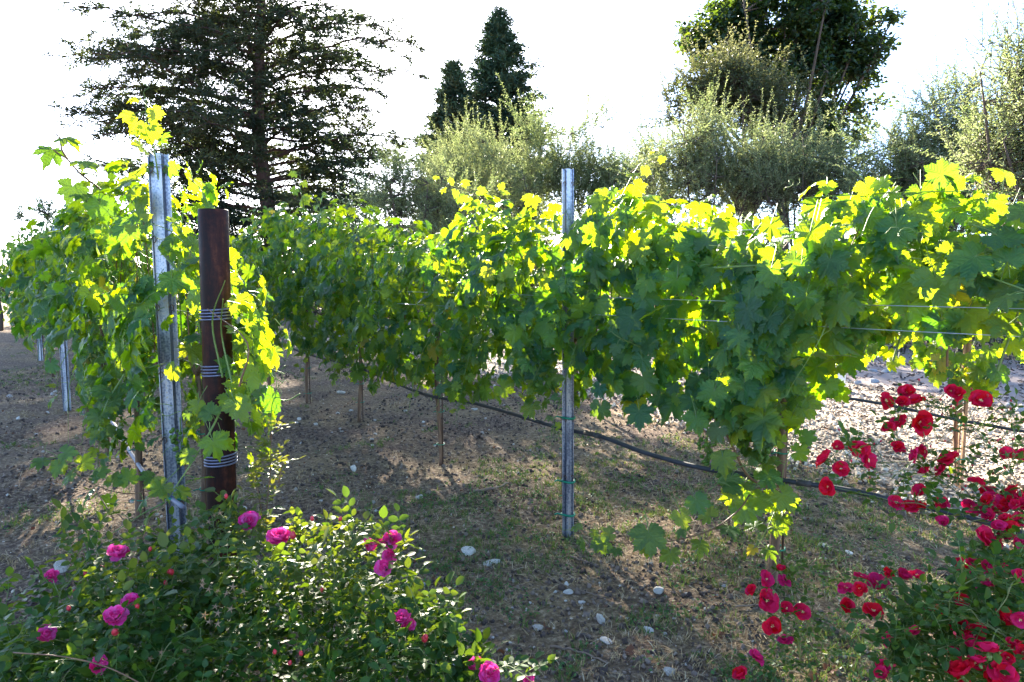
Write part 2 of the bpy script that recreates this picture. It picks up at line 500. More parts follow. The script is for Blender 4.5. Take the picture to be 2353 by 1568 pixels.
def gravel():
    m, t, out = mat('gravel')
    tc = N(t, 'ShaderNodeTexCoord')
    v = N(t, 'ShaderNodeTexVoronoi', i_Scale=42.0); L(t, tc.outputs['Object'], v.inputs['Vector'])
    sp = N(t, 'ShaderNodeSeparateColor'); L(t, v.outputs['Color'], sp.inputs[0])
    c = ramp(t, sp.outputs[0], [(0, (.12, .08, .055)), (.35, (.26, .20, .14)), (.65, (.38, .31, .23)), (1, (.50, .43, .34))])
    c = mixc(t, math_(t, 'MULTIPLY', math_(t, 'POWER', v.outputs['Distance'], 2.0), 1.4, clamp=True), c, (.12, .09, .07))
    p = N(t, 'ShaderNodeBsdfPrincipled'); p.inputs['Roughness'].default_value = .9; L(t, c, p.inputs['Base Color'])
    b = N(t, 'ShaderNodeBump', i_Strength=1.0, i_Distance=.02); b.invert = True
    L(t, v.outputs['Distance'], b.inputs['Height']); L(t, b.outputs[0], p.inputs['Normal'])
    L(t, p.outputs[0], out.inputs[0])
    return m
M['gravel'] = gravel()

# ================================================================== GROUND
def grid_mesh(name, xs, ys, material, zoff=0.0, kind='structure'):
    X, Y = np.meshgrid(xs, ys)
    fall = np.clip((60 - np.hypot(X, Y)) / 30, 0, 1)
    Z = H(X, Y) * fall + zoff
    V = np.stack([X, Y, Z], -1).reshape(-1, 3)
    nx, ny = len(xs), len(ys)
    i = (np.arange(ny - 1)[:, None] * nx + np.arange(nx - 1)[None]).ravel()
    F = np.stack([i, i + 1, i + nx + 1, i + nx], -1)
    mb = MB(); mb.add(V, F)
    return mb.build(name, material, kind=kind)

def spaced(a, b, n, c, w):
    """coordinates from a to b, denser around c"""
    t = np.linspace(np.arcsinh((a - c) / w), np.arcsinh((b - c) / w), n)
    return c + w * np.sinh(t)
g = grid_mesh('ground', spaced(-400, 400, 300, 0, 4.0), spaced(-60, 900, 320, 3.6, 2.6), M['soil'])
tag(g, 'bare brown vineyard soil with dry straw patches', kind='structure')

GN = np.array([(3.6, 2.2), (3.0, 3.6), (2.35, 4.7), (1.35, 7.0), (-.1, 10), (-2.6, 13), (-7, 18)])
GF = np.array([(8.5, 3), (6.0, 5.6), (5.1, 7.6), (4.5, 9.8), (3.5, 13), (1.5, 18), (-2, 24)])
MF = np.array([(12.5, 5), (10.0, 8.6), (8.6, 10.6), (7.5, 13.5), (6.5, 17), (4.5, 22), (1, 28)])
def rs(poly, n):
    s = np.concatenate([[0], np.cumsum(np.linalg.norm(np.diff(poly, axis=0), axis=1))]); s /= s[-1]
    t = np.linspace(0, 1, n)
    return np.stack([np.interp(t, s, poly[:, 0]), np.interp(t, s, poly[:, 1])], -1)
def strip(name, A, B, material, z, na=180, nb=40, wob=.12):
    a, b = rs(A, na), rs(B, na)
    w = wob * patch(a[:, 0] * 2, a[:, 1] * 2, .3)
    a = a + np.stack([w, -w * .4], -1)
    t = np.linspace(0, 1, nb)[None, :, None]
    XY = a[:, None] * (1 - t) + b[:, None] * t
    X, Y = XY[..., 0], XY[..., 1]
    edge = np.minimum(t[..., 0], 1 - t[..., 0]) * nb
    Z = H(X, Y) + z * np.clip(edge / 1.5, -.5, 1) + np.where(edge < .5, -z * .6, 0)
    V = np.stack([X, Y, Z], -1).reshape(-1, 3)
    i = (np.arange(na - 1)[:, None] * nb + np.arange(nb - 1)[None]).ravel()
    F = np.stack([i, i + 1, i + nb + 1, i + nb], -1)
    mb = MB(); mb.add(V, F); return mb.build(name, material, kind='structure')
strip('gravel_drive', GN, GF, M['gravel'], .016)
strip('mulch_bed', GF, MF, M['mulch'], .03)

# --- small solids scattered as stuff
def blob_template(seed, kind='rock'):
    r = np.random.default_rng(seed)
    v = np.array([[x, y, z] for x in (-1, 1) for y in (-1, 1) for z in (-1, 1)], float) * .62
    v += r.uniform(-.22, .22, v.shape)
    f = np.array([[0, 1, 3], [0, 3, 2], [4, 6, 7], [4, 7, 5], [0, 4, 5], [0, 5, 1], [2, 3, 7], [2, 7, 6], [0, 2, 6], [0, 6, 4], [1, 5, 7], [1, 7, 3]])
    return v, f

def rot_rand(n, r=RNG, tilt=None):
    a = r.uniform(0, 2 * math.pi, n)
    if tilt is None:
        q = nrm(r.normal(size=(n, 4)))
        w, x, y, z = q.T
        return np.stack([1 - 2 * (y * y + z * z), 2 * (x * y - z * w), 2 * (x * z + y * w), 2 * (x * y + z * w), 1 - 2 * (x * x + z * z), 2 * (y * z - x * w),
                         2 * (x * z - y * w), 2 * (y * z + x * w), 1 - 2 * (x * x + y * y)], -1).reshape(n, 3, 3)
    up = nrm(np.stack([r.normal(0, tilt, n), r.normal(0, tilt, n), np.ones(n)], -1))
    return frames(up, np.stack([np.cos(a), np.sin(a), 0 * a], -1))

def scatter(mb, tmpl, pos, Rm, sc3, rnd=None, tone=None, vd=None, vt=None):
    V, F = tmpl
    n = len(pos)
    sc3 = np.asarray(sc3, float)
    if sc3.ndim == 1: sc3 = np.repeat(sc3[:, None], 3, 1)
    W = np.einsum('nij,nkj->nki', Rm, V[None] * sc3[:, None]) + pos[:, None]
    k = len(V)
    A = np.zeros((n, k, 4))
    A[..., 0] = .5 if vd is None else vd[None]
    A[..., 1] = 0 if vt is None else vt[None]
    A[..., 2] = (RNG.uniform(0, 1, n) if rnd is None else rnd)[:, None]
    if tone is not None: A[..., 3] = np.asarray(tone)[:, None] if np.ndim(tone) else tone
    FF = (F[None] + (np.arange(n) * k)[:, None, None]).reshape(-1, F.shape[1])
    mb.add(W.reshape(-1, 3), FF, A.reshape(-1, 4))

def in_strip(A, B, n, bias=1.0, near=True):
    a, b = rs(A, 2000), rs(B, 2000)
    s = (RNG.uniform(0, 1, n) ** bias * 1999).astype(int)
    t = RNG.uniform(-.01, 1.0, n)[:, None]
    # ragged near edge
    t = np.where(t < .06, t - RNG.uniform(0, .08, n)[:, None] * RNG.integers(0, 2, n)[:, None], t)
    return a[s] * (1 - t) + b[s] * t

mb = MB()
for k in range(5):
    xy = in_strip(GN, GF, 6800, 1.75)
    n = len(xy)
    s = RNG.uniform(.009, .023, n) * RNG.choice([1, 1, 1.35, 1.8], n, p=[.4, .35, .2, .05])
    z = H(xy[:, 0], xy[:, 1]) + .012 + s * .3
    scatter(mb, blob_template(k), np.column_stack([xy, z]), rot_rand(n), np.stack([s, s * .8, s * .6], -1))
mb.build('gravel_stones', M['pebble'], kind='stuff', smooth=False, label='pale crushed gravel covering the drive')
mb = MB()
for k in range(3):
    xy = in_strip(GF, MF, 2200, 1.5)
    n = len(xy)
    s = RNG.uniform(.02, .05, n)
    z = H(xy[:, 0], xy[:, 1]) + .03 + s * .25
    scatter(mb, blob_template(30 + k), np.column_stack([xy, z]), rot_rand(n, tilt=.4), np.stack([s, s * .4, s * .22], -1))
mb.build('mulch_chips', M['mulch'], kind='stuff', smooth=False, label='dark bark mulch along the hedge')

def ground_pts(n, y0=2.0, y1=14, bias=2.0, xspan=.95):
    """random points on the soil, denser close by"""
    u = RNG.uniform(0, 1, n)
    Y = y0 * (y1 / y0) ** (u ** (1 / bias * 1.6))
    X = RNG.uniform(-xspan, xspan, n) * Y
    return X, Y
def on_gravel(X, Y):
    gx = np.interp(Y, GN[:, 1], GN[:, 0])
    return X > gx + .12 * patch(X * 2, Y * 2, .3)

# clods
mb = MB()
for k in range(4):
    X, Y = ground_pts(5200, 1.9, 11)
    keep = (~on_gravel(X, Y)) & (patch(X, Y, 2.0) > -.5)
    X, Y = X[keep], Y[keep]; n = len(X)
    s = .0035 + .011 * RNG.uniform(0, 1, n) ** 3 + .001 * Y
    scatter(mb, blob_template(60 + k), np.column_stack([X, Y, H(X, Y) + s * .25]), rot_rand(n), np.stack([s, s * .8, s * .7], -1))
mb.build('soil_crumbs', M['clod'], kind='stuff', smooth=False, label='small crumbs and clods of brown soil')

# brown litter: bits of leaf and bark
mb = MB()
X, Y = ground_pts(5200, 2.0, 12)
keep = (patch(X, Y, .7) + RNG.normal(0, .5, len(X)) > .2) & ((~on_gravel(X, Y)) | (RNG.uniform(0, 1, len(X)) < .35)); X, Y = X[keep], Y[keep]; n = len(X)
scatter(mb, (np.array([[0, 0, 0], [.4, .5, .35], [0, 1, .1], [-.4, .4, .3]]), np.array([[0, 1, 2], [0, 2, 3]])), np.column_stack([X, Y, H(X, Y) + .012]), rot_rand(n, tilt=.5), RNG.uniform(.010, .030, n))
mb.build('leaf_litter', M['dead_leaf'], kind='stuff', label='brown scraps of leaf and bark littering the soil')
mb = MB()
X, Y = ground_pts(900, 2.0, 9)
keep = (~on_gravel(X, Y)) & (patch(X, Y, 2.4) > 0); X, Y = X[keep], Y[keep]; n = len(X); s = RNG.uniform(.012, .03, n)
scatter(mb, blob_template(66), np.column_stack([X, Y, H(X, Y) + s * .05]), rot_rand(n), np.stack([s, s * .8, s * .55], -1))
mb.build('soil_clods', M['clod'], kind='stuff', smooth=True, label='larger lumps of brown soil')

# white chips
mb = MB()
for k in range(2):
    X, Y = ground_pts(2600, 2.0, 13)
    keep = ~on_gravel(X, Y); X, Y = X[keep], Y[keep]; n = len(X)
    s = .003 + .008 * RNG.uniform(0, 1, n) ** 2
    scatter(mb, blob_template(70 + k), np.column_stack([X, Y, H(X, Y) + s * .3]), rot_rand(n), np.stack([s, s * .8, s * .6], -1))
mb.build('stone_chips', M['pebble'], kind='stuff', smooth=False, label='tiny white stone chips lying in the soil')

# straw litter: thin bent strips lying down
straw_t = (np.array([[-.5, -.5, 0], [-.5, .5, 0], [0.05, -.5, .12], [0.05, .5, .12], [.5, -.5, 0], [.5, .5, 0]]) * [1, .035, 1], np.array([[0, 2, 3, 1], [2, 4, 5, 3]]))
mb = MB()
X, Y = ground_pts(62000, 1.9, 14)
p_ = patch(X, Y, .0) - .5 * (Y < 3.6)
keep = (~on_gravel(X, Y)) & (p_ + RNG.normal(0, .45, len(X)) > -.35)
X, Y = X[keep], Y[keep]; n = len(X)
s = RNG.uniform(.018, .07, n) * (1 + .03 * Y)
Rm = rot_rand(n, tilt=.22)
scatter(mb, straw_t, np.column_stack([X, Y, H(X, Y) + .005]), Rm, np.stack([s, s * 0 + .045 + .008 * Y, s * .6], -1))
mb.build('straw_litter', M['straw'], kind='stuff', label='dry straw and clippings strewn over the soil')

# grass blades in tufts
blade_t = (np.array([[-.5, 0, 0], [.5, 0, 0], [.35, .18, .55], [-.35, .18, .55], [0, .55, 1.0]]), None)
mb = MB()
def grass(n0, thr, hmin, hmax, o, matname, name, label, w=.0035, y1=15):
    X, Y = ground_pts(n0, 1.9, y1)
    keep = (~on_gravel(X, Y)) & (patch(X, Y, o) + RNG.normal(0, .22, n0) > thr)
    X, Y = X[keep], Y[keep]
    m = 7
    n = len(X) * m
    X = np.repeat(X, m) + RNG.normal(0, .012, n); Y = np.repeat(Y, m) + RNG.normal(0, .012, n)
    h = RNG.uniform(hmin, hmax, n)
    ww = w * (1 + .16 * Y)
    Rm = rot_rand(n, tilt=.35)
    V = blade_t[0]
    V1 = V[[0, 1, 2, 3]]; 
    mb = MB()
    T = (V, np.array([[0, 1, 2], [0, 2, 3], [3, 2, 4]]))
    scatter(mb, T, np.column_stack([X, Y, H(X, Y) - .002]), Rm, np.stack([ww, h, h], -1))
    return mb.build(name, M[matname], kind='stuff', label=label)
grass(17000, .55, .012, .045, 1.1, 'grass', 'grass', 'thin short green grass sprouting from the soil')
grass(9000, .35, .012, .04, 0.2, 'straw', 'dry_grass', 'short dry tan grass between the vine rows', w=.003)
# broad small weeds
wl = (np.array([[0, 0, 0], [.4, .45, .12], [0, 1, .05], [-.4, .45, .12]]), np.array([[0, 1, 2], [0, 2, 3]]))
X, Y = ground_pts(4200, 2.0, 12)
keep = (~on_gravel(X, Y)) & (patch(X, Y, 1.1) + RNG.normal(0, .2, len(X)) > .62)
X, Y = X[keep], Y[keep]; m = 14; n = len(X) * m
X = np.repeat(X, m) + RNG.normal(0, .03, n); Y = np.repeat(Y, m) + RNG.normal(0, .03, n)
mb = MB()
scatter(mb, wl, np.column_stack([X, Y, H(X, Y) + RNG.uniform(.003, .03, n)]), rot_rand(n, tilt=.5), RNG.uniform(.008, .02, n))
mb.build('weeds', M['weed'], kind='stuff', label='low leafy green weeds in patches on the soil')

# --- named stones
def rock_mesh(seed, name='stone', sub=2):
    import bmesh
    r = np.random.default_rng(seed)
    bm = bmesh.new()
    bmesh.ops.create_icosphere(bm, subdivisions=sub, radius=1)
    dirs = nrm(r.normal(size=(11, 3))); offs = r.uniform(.40, .8, 11)
    for v in bm.verts:
        p = np.array(v.co)
        for d, o in zip(dirs, offs):
            e = p @ d - o
            if e > 0: p = p - d * e
        p += r.normal(0, .025, 3)
        v.co = p
    me = bpy.data.meshes.new(name)
    bm.to_mesh(me); bm.free()
    for p in me.polygons: p.use_smooth = False
    me.materials.append(M['stone'])
    return me
ROCKS = [rock_mesh(s) for s in range(6)]
ROCKG = []
for s in range(2):
    me = ROCKS[s].copy(); me.materials.clear(); me.materials.append(M['grey_stone'])
    for p in me.polygons: p.use_smooth = True
    ROCKG.append(me)
def stone(px, py, wpx, label, group=None, flat=.6, grey=False, seed=None, aspect=.75):
    p = G(px, py)
    w = wpx / FPX * p[1] * .5 * 1.12
    r = np.random.default_rng(int(px * 7 + py))
    me = (ROCKG if grey else ROCKS)[r.integers(0, 2 if grey else 6)]
    o = bpy.data.objects.new('stone', me); sc.collection.objects.link(o)
    o.location = (p[0], p[1], float(H(p[0], p[1])) + w * flat * .25)
    o.rotation_euler = (r.normal(0, .15), r.normal(0, .15), r.uniform(0, 6.3) if aspect > .7 else r.uniform(-.4, .4))
    o.scale = (w, w * aspect, w * flat)
    tag(o, label, 'stone', group)
    return o
big = [(141, 1290, 42, 'large pale angular stone on bare soil left of the pink rose bush', .95),
       (1130, 1280, 42, 'flat white stone beside a clump of green weeds', .4),
       (1076, 1262, 48, 'flat whitish stone half hidden by weeds, above the pink roses', .4),
       (1512, 1356, 34, 'blocky tan stone lying straight below the largest low vine leaf', .6),
       (1382, 1413, 38, 'rounded cream stone, the largest in the middle foreground soil', .85),
       (1490, 1444, 26, 'small squarish pale stone just right of and below the largest cream stone', .75),
       (1540, 1545, 36, 'pale lumpy stone at the bottom edge of the picture', .7),
       (1236, 1422, 34, 'flat broken white stone left of the cream rounded stone', .4),
       (1305, 1345, 24, 'small pinkish stone at the end of a thin dry twig', .7),
       (1302, 1328, 16, 'little white stone touching the pinkish stone by the dry twig', .7),
       (1338, 1368, 18, 'small white stone just below the thin dry twig', .7),
       (1395, 1467, 46, 'long flat white stone flake in the foreground soil', .3),
       (963, 1138, 22, 'small blocky white stone above the pink roses', .7),
       (811, 1077, 20, 'upright oval white stone standing on the soil between the rows', 1.1),
       (1665, 1357, 16, 'small pointed white stone right of the blocky tan stone', .8),
       (1886, 1265, 26, 'flat white oval stone in the shade right of the brown vine trunk', .45),
       (1952, 1280, 28, 'pale stone in the shade, right of the flat white oval one', .5),
       (791, 1187, 34, 'flat white stone just behind the upright rose shoots', .45),
       (785, 900, 26, 'flat pale stone far back between the two vine rows', .5),
       (862, 960, 12, 'tiny pale stone beside the weedy vine trunk', .7),
       (42, 970, 18, 'small round white stone at the far left ground', .7),
       (22, 900, 18, 'pale flat stone near the left edge by the far stakes', .5),
       (970, 1255, 18, 'small white stone left of the flat whitish weed-side stone', .6),
       (1090, 938, 20, 'flat pale stone under the black hose between trunks', .5),
       (1044, 1332, 14, 'small oval cream stone below the flat whitish stones', .6),
       (1210, 1380, 12, 'little upright white stone in open soil above the broken flat one', .9),
       (1276, 1346, 12, 'tiny white stone left of the dry twig', .7),
       (1500, 1248, 18, 'white chip of stone below the hanging vine leaves', .5)]
for px, py, w, lab, fl in big:
    stone(px, py, w, lab, flat=fl)
stone(965, 1335, 34, 'blue-grey stone in the soil right of the pink roses', flat=.6, grey=True)
stone(2010, 857, 36, 'grey river stone on the gravel edge behind the white grow tube', flat=.5, grey=True)
stone(2035, 858, 40, 'blue-grey river stone lying against its neighbour at the mulch edge', flat=.55, grey=True)
rr = random.Random(3)
for lo, hi, cnt, w, lab, grp in [(0, 420, 26, (6, 13), 'small white stone on the sunlit dry ground left of the metal stakes', 'small white stones on the left ground'),
                                 (560, 1260, 46, (6, 14), 'small white stone on the weedy soil between the two vine rows', 'small white stones between the vine rows'),
                                 (950, 1680, 34, (7, 15), 'small white stone on the shaded foreground soil', 'small white stones on the foreground soil')]:
    for i in range(cnt):
        px = rr.uniform(lo, hi)
        py = rr.uniform(880, 1180) if cnt != 34 else rr.uniform(1240, 1560)
        stone(px, py, rr.uniform(*w), lab, grp, flat=rr.uniform(.5, .9))
for i in range(22):
    t = rr.random()
    a = rs(GF, 400)[int(40 + t * 130)]
    x, y = a[0] + rr.uniform(-.35, .3), a[1] + rr.uniform(-.3, .3)
    me = ROCKG[i % 2] if i % 3 else ROCKS[i % 6]
    o = bpy.data.objects.new('stone', me); sc.collection.objects.link(o)
    s = rr.uniform(.05, .10)
    o.location = (x, y, float(H(x, y)) + s * .3); o.scale = (s, s * .8, s * .6); o.rotation_euler = (0, 0, rr.uniform(0, 6))
    tag(o, 'rounded river stone in the line between white gravel and dark mulch', 'stone', 'river stones edging the mulch')

# twigs and dead leaves on the soil
def ground_twig(pts, r, label, group=None):
    w = [G(x, y) for x, y in pts]
    for q in w: q[2] = float(H(q[0], q[1])) + r * 1.2 + .004
    q = smooth_path(w, 12); q += RNG.normal(0, r * .35, q.shape)
    mb = MB(); add_tube(mb, q, np.linspace(r, r * .5, len(q)), 6, rough=.15)
    mb.build('twig', M['twig'], label=label, cat='twig', group=group)
ground_twig([(1088, 1130), (1130, 1125), (1170, 1112)], .012, 'short thick dead twig on weedy soil left of the middle stake')
ground_twig([(1255, 1300), (1300, 1335), (1395, 1362)], .004, 'thin pale dry twig ending beside the small pinkish stone')
ground_twig([(1265, 1465), (1330, 1485), (1400, 1520)], .006, 'reddish brown twig in the foreground soil near the long white flake')
ground_twig([(900, 1375), (960, 1370), (1020, 1362)], .005, 'thin reddish twig on the soil just right of the pink roses')
ground_twig([(1320, 1130), (1350, 1140), (1375, 1150)], .004, 'thin pale twig lying right of the middle metal stake')
ground_twig([(1690, 1410), (1740, 1408), (1765, 1410)], .004, 'straight pale twig by the low red roses')
ground_twig([(1310, 1265), (1355, 1278)], .006, 'dark twig lying under the trailing vine leaves')
dl = MB()

# ================================================================== GRAPE LEAF
def grape_leaf(seed):
    r = np.random.default_rng(seed)
    deg = [0, 24, 48, 73, 98, 120, 141, 163]
    rad = [1.0, .60, .92, .52, .78, .54, .62, .36]
    jit = lambda: 1 + r.normal(0, .06)
    pts = []
    veins = [0, 48, 98, 141]
    sides = {}
    for sgn in (1, -1):
        R_ = [x * jit() for x in rad]
        if sgn == -1: R_[0] = r0
        r0 = R_[0]
        a = []
        for i in range(7):
            for k in range(3):
                f = k / 3
                ang = deg[i] * (1 - f) + deg[i + 1] * f
                rr_ = R_[i] * (1 - f) + R_[i + 1] * f
                if k: rr_ *= (1.13 if k == 2 - (i % 2) else .93)
                a.append((sgn * (ang + (r.normal(0, 1.5) if k else 0)), rr_))
        a.append((sgn * deg[7], R_[7]))
        sides[sgn] = a
    b = sides[-1][::-1] + sides[1][1:]
    cup = r.uniform(.05, .42); fold = r.uniform(.12, .42); tw = r.normal(0, .18); tipd = r.uniform(0, .34)
    V = [[0, 0, 0]]; vd = [0.]; vt = [0.]
    for ang, rd in b:
        av = min(veins, key=lambda q: abs(abs(ang) - q))
        d = math.radians(abs(abs(ang) - av))
        x, y = rd * math.sin(math.radians(ang)), rd * math.cos(math.radians(ang))
        perp, along = rd * math.sin(d), rd * math.cos(d)
        z = -cup * rd * rd + fold * (perp - .05) - tipd * max(0, y) ** 2 + tw * x * y + r.normal(0, .02)
        V.append([x, y, z]); vd.append(perp); vt.append(along)
    n = len(b)
    F = [[0, i + 2, i + 1] for i in range(n - 1)]
    return np.array(V), np.array(F), np.array(vd), np.array(vt)
GL = [grape_leaf(s) for s in range(8)]
def leaf_mesh(T, name, m):
    mb = MB()
    A = np.zeros((len(T[0]), 4)); A[:, 0] = T[2]; A[:, 1] = T[3]
    mb.add(T[0], T[1], A)
    return mb.mesh(name, m)
GLM = [leaf_mesh(T, 'grape_leaf', M['vine_leaf']) for T in GL]

def screen(pos):
    d = pos - EYE
    c, s = math.cos(PITCH), math.sin(PITCH)
    z = d[:, 1] * c - d[:, 2] * s
    y = d[:, 1] * s + d[:, 2] * c
    zz = np.where(z > .05, z, .05)
    return 1176.5 + FPX * d[:, 0] / zz, 784 - FPX * y / zz, z

def place_leaves(parent, tmpls, meshes, pos, Rm, size, tone, limit, mat_, stuffname, score=None, name='leaf', variant=None, rnd=None, hero=None):
    """the leaves that show largest become objects, the rest one stuff part"""
    n = len(pos)
    if variant is None: variant = RNG.integers(0, len(tmpls), n)
    px, py, z = screen(pos)
    inside = (px > -30) & (px < 2383) & (py > -30) & (py < 1600) & (z > .2)
    s = size / np.maximum(z, .2) * inside * (1 if score is None else score)
    if hero is not None: s = s + hero * 10
    order = np.argsort(-s)
    top = order[:limit][s[order[:limit]] > 0]
    for i in top:
        inst(name, meshes[variant[i]], parent, pos[i], Rm[i], float(size[i]), (float(tone[i]), 0, 0, 1))
    rest = np.setdiff1d(np.arange(n), top)
    if len(rest):
        mb = MB()
        for k, T in enumerate(tmpls):
            ii = rest[variant[rest] == k]
            if len(ii) == 0: continue
            scatter(mb, (T[0], T[1]), pos[ii], Rm[ii], size[ii], tone=tone[ii], vd=T[2], vt=T[3])
        mb.build(stuffname, mat_, parent, kind='stuff')
    return top

# ================================================================== ROWS
def poly(pts):
    p = np.array(pts, float)
    s = np.concatenate([[0], np.cumsum(np.linalg.norm(np.diff(p[:, :2], axis=0), axis=1))])
    return p, s
ROW = {
 'A': poly([(-.93, 2.36, 1.25, .95, .12), (-1.215, 2.78, 1.48, .78, .55), (-1.65, 3.33, 1.90, .56, 1), (-2.23, 4.0, 1.93, .60, 1), (-3.2, 5.3, 1.86, .66, 1),
            (-4.71, 7.2, 1.86, .80, 1), (-6.8, 10, 1.95, .82, 1), (-8.2, 11.9, 2.1, .5, 1), (-11, 15.8, 2.2, .4, 1)]),
 'B': poly([(2.35, 1.6, 1.50, 1.22, .30), (1.95, 2.05, 1.58, 1.24, .36), (1.55, 2.52, 1.68, 1.20, .50), (1.30, 2.84, 1.75, .90, .95), (.75, 3.4, 1.79, .80, 1.15), (.30, 3.84, 1.83, .80, 1.15),
            (-.56, 5.0, 1.79, .64, 1.1), (-1.0, 5.7, 1.85, .6, 1.1), (-1.5, 6.4, 2.02, .6, 1.1), (-2.4, 7.6, 2.20, .68, 1.1), (-3.0, 8.5, 2.12, .75, 1), (-3.39, 9.15, 1.95, .75, 1), (-4.4, 10.6, 1.85, .7, 1), (-5.6, 12.4, 1.85, .7, 1)]),
 'C': poly([(4.3, 3.2, 1.85, .85, .8), (3.05, 4.6, 1.88, .80, .9), (1.9, 6.0, 1.95, .85, .75), (.7, 7.5, 2.02, .80, .85), (-1.57, 10.2, 1.85, .8, .9), (-4.2, 13.5, 1.85, .7, 1)]),
}
def row_at(row, s):
    p, S = ROW[row]
    s = np.asarray(s, float)
    out = [np.interp(s, S, p[:, k]) for k in range(5)]
    return out
def row_s(row, x, y):
    p, S = ROW[row]
    t = np.linspace(0, S[-1], 800)
    X = np.interp(t, S, p[:, 0]); Y = np.interp(t, S, p[:, 1])
    return float(t[np.argmin((X - x) ** 2 + (Y - y) ** 2)])
def row_nrm(row, s):
    x0, y0, *_ = row_at(row, s - .1); x1, y1, *_ = row_at(row, s + .1)
    d = nrm(np.stack([x1 - x0, y1 - y0], -1))
    n = np.stack([d[..., 1], -d[..., 0]], -1)   # candidate
    # towards the camera
    x, y, *_ = row_at(row, s)
    sgn = -np.sign(n[..., 0] * x + n[..., 1] * y)
    return n * sgn[..., None], d
def rp(row, px, py):
    """point in the row's plane seen at (px, py)"""
    t = np.linspace(0, ROW[row][1][-1], 3000)
    x, y, *_ = row_at(row, t)
    r = (px - 1176.5) / FPX
    # x / depth along view; depth = y*cos - (z-1.4)*sin, z solved after
    k = np.argmin(np.abs(x - r * y * 1.0))
    return P(px, py, float(y[k]))

# stakes and the pipe stay clear of leaves on the camera's side: (plan x, y at foot, radius, share cleared, z range)
CLEAR = [(-1.655, 3.28, .045, .95, 0, 2.1), (-1.215, 2.78, .07, 1.0, 0, 1.8), (.315, 3.72, .03, 1, 0, .8), (.315, 3.72, .03, .30, .8, 1.72), (.315, 3.72, .05, 1, 1.72, 2.1), (-4.72, 7.15, .05, .8, 1.75, 2.1), (-4.72, 7.15, .06, 1, 0, 1.05), (-8.2, 11.8, .08, 1, 0, 1.05)]
def carved(pos, sz):
    bad = np.zeros(len(pos), bool)
    for x, y, r, share, z0, z1 in CLEAR:
        d = nrm(np.array([x, y]))
        along = pos[:, :2] @ d
        across = np.abs(pos[:, 0] * d[1] - pos[:, 1] * d[0])
        hit = (along < math.hypot(x, y) + .02) & (across < (r + sz * .62) * along / math.hypot(x, y)) & (pos[:, 2] > z0) & (pos[:, 2] < z1)
        bad |= hit & (RNG.uniform(0, 1, len(pos)) < share)
    return bad
def leaves_from_wall(row, s0, s1, n, size=(.055, .095), thick=.27):
    s = RNG.uniform(s0, s1, n)
    x, y, top, bot, den = row_at(row, s)
    keep = RNG.uniform(0, 1.15, n) < den
    s, x, y, top, bot = s[keep], x[keep], y[keep], top[keep], bot[keep]
    n = len(s)
    thick = thick * np.clip(den[keep], .6, 1)
    nn, dd = row_nrm(row, s)
    # bumpy silhouette
    wob = .09 * np.sin(s * 5.1 + 1) + .07 * np.sin(s * 11.3 + 2) + .06 * np.sin(s * 2.3)
    top = top + wob * .9 - .03
    bot = bot + .10 * np.sin(s * 4.2 + 3) + .08 * np.sin(s * 9.7)
    u = RNG.uniform(0, 1, n) ** .92
    z = bot + (top - bot) * u
    cl = np.sin(s * 6.3 + z * 3.1) + np.sin(s * 3.1 - z * 7.7 + 1.3) + np.sin(s * 10.7 + z * 9.1 + 4) + .8 * np.sin(s * 14 - z * 4)
    prof = thick * (1 + .22 * cl) * (.55 + .75 * np.sin(np.clip(u, 0, 1) * math.pi * .8 + .35))
    side = RNG.choice([-1, 1], n, p=[.42, .58])
    d = side * prof * RNG.uniform(0, 1, n) ** .38
    pos = np.stack([x + nn[:, 0] * d, y + nn[:, 1] * d, z], -1)
    pos += RNG.normal(0, .02, pos.shape)
    hi = np.clip((u - .78) / .22, 0, 1)
    N3 = np.column_stack([nn * side[:, None], np.zeros(n)])
    up = np.array([0, 0, 1.0])
    no = N3 * (.9 - .5 * hi)[:, None] + up * (.42 + .5 * hi)[:, None] + RNG.normal(0, .42, (n, 3))
    tip = -up * (1 - .5 * hi)[:, None] + N3 * (.25 + .4 * hi)[:, None] + RNG.normal(0, .45, (n, 3))
    Rm = frames(no, tip)
    sz = RNG.uniform(*size, n) * RNG.choice([.58, .8, 1, 1, 1.18], n) * (1 - .18 * hi)
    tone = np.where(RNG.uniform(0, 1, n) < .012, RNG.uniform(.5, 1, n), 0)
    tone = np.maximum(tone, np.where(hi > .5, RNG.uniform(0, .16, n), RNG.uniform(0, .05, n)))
    keep = ~carved(pos, sz) & ~((cl < -.5) & (RNG.uniform(0, 1, n) < .45))
    return pos[keep], Rm[keep], sz[keep], tone[keep], (side > 0)[keep]

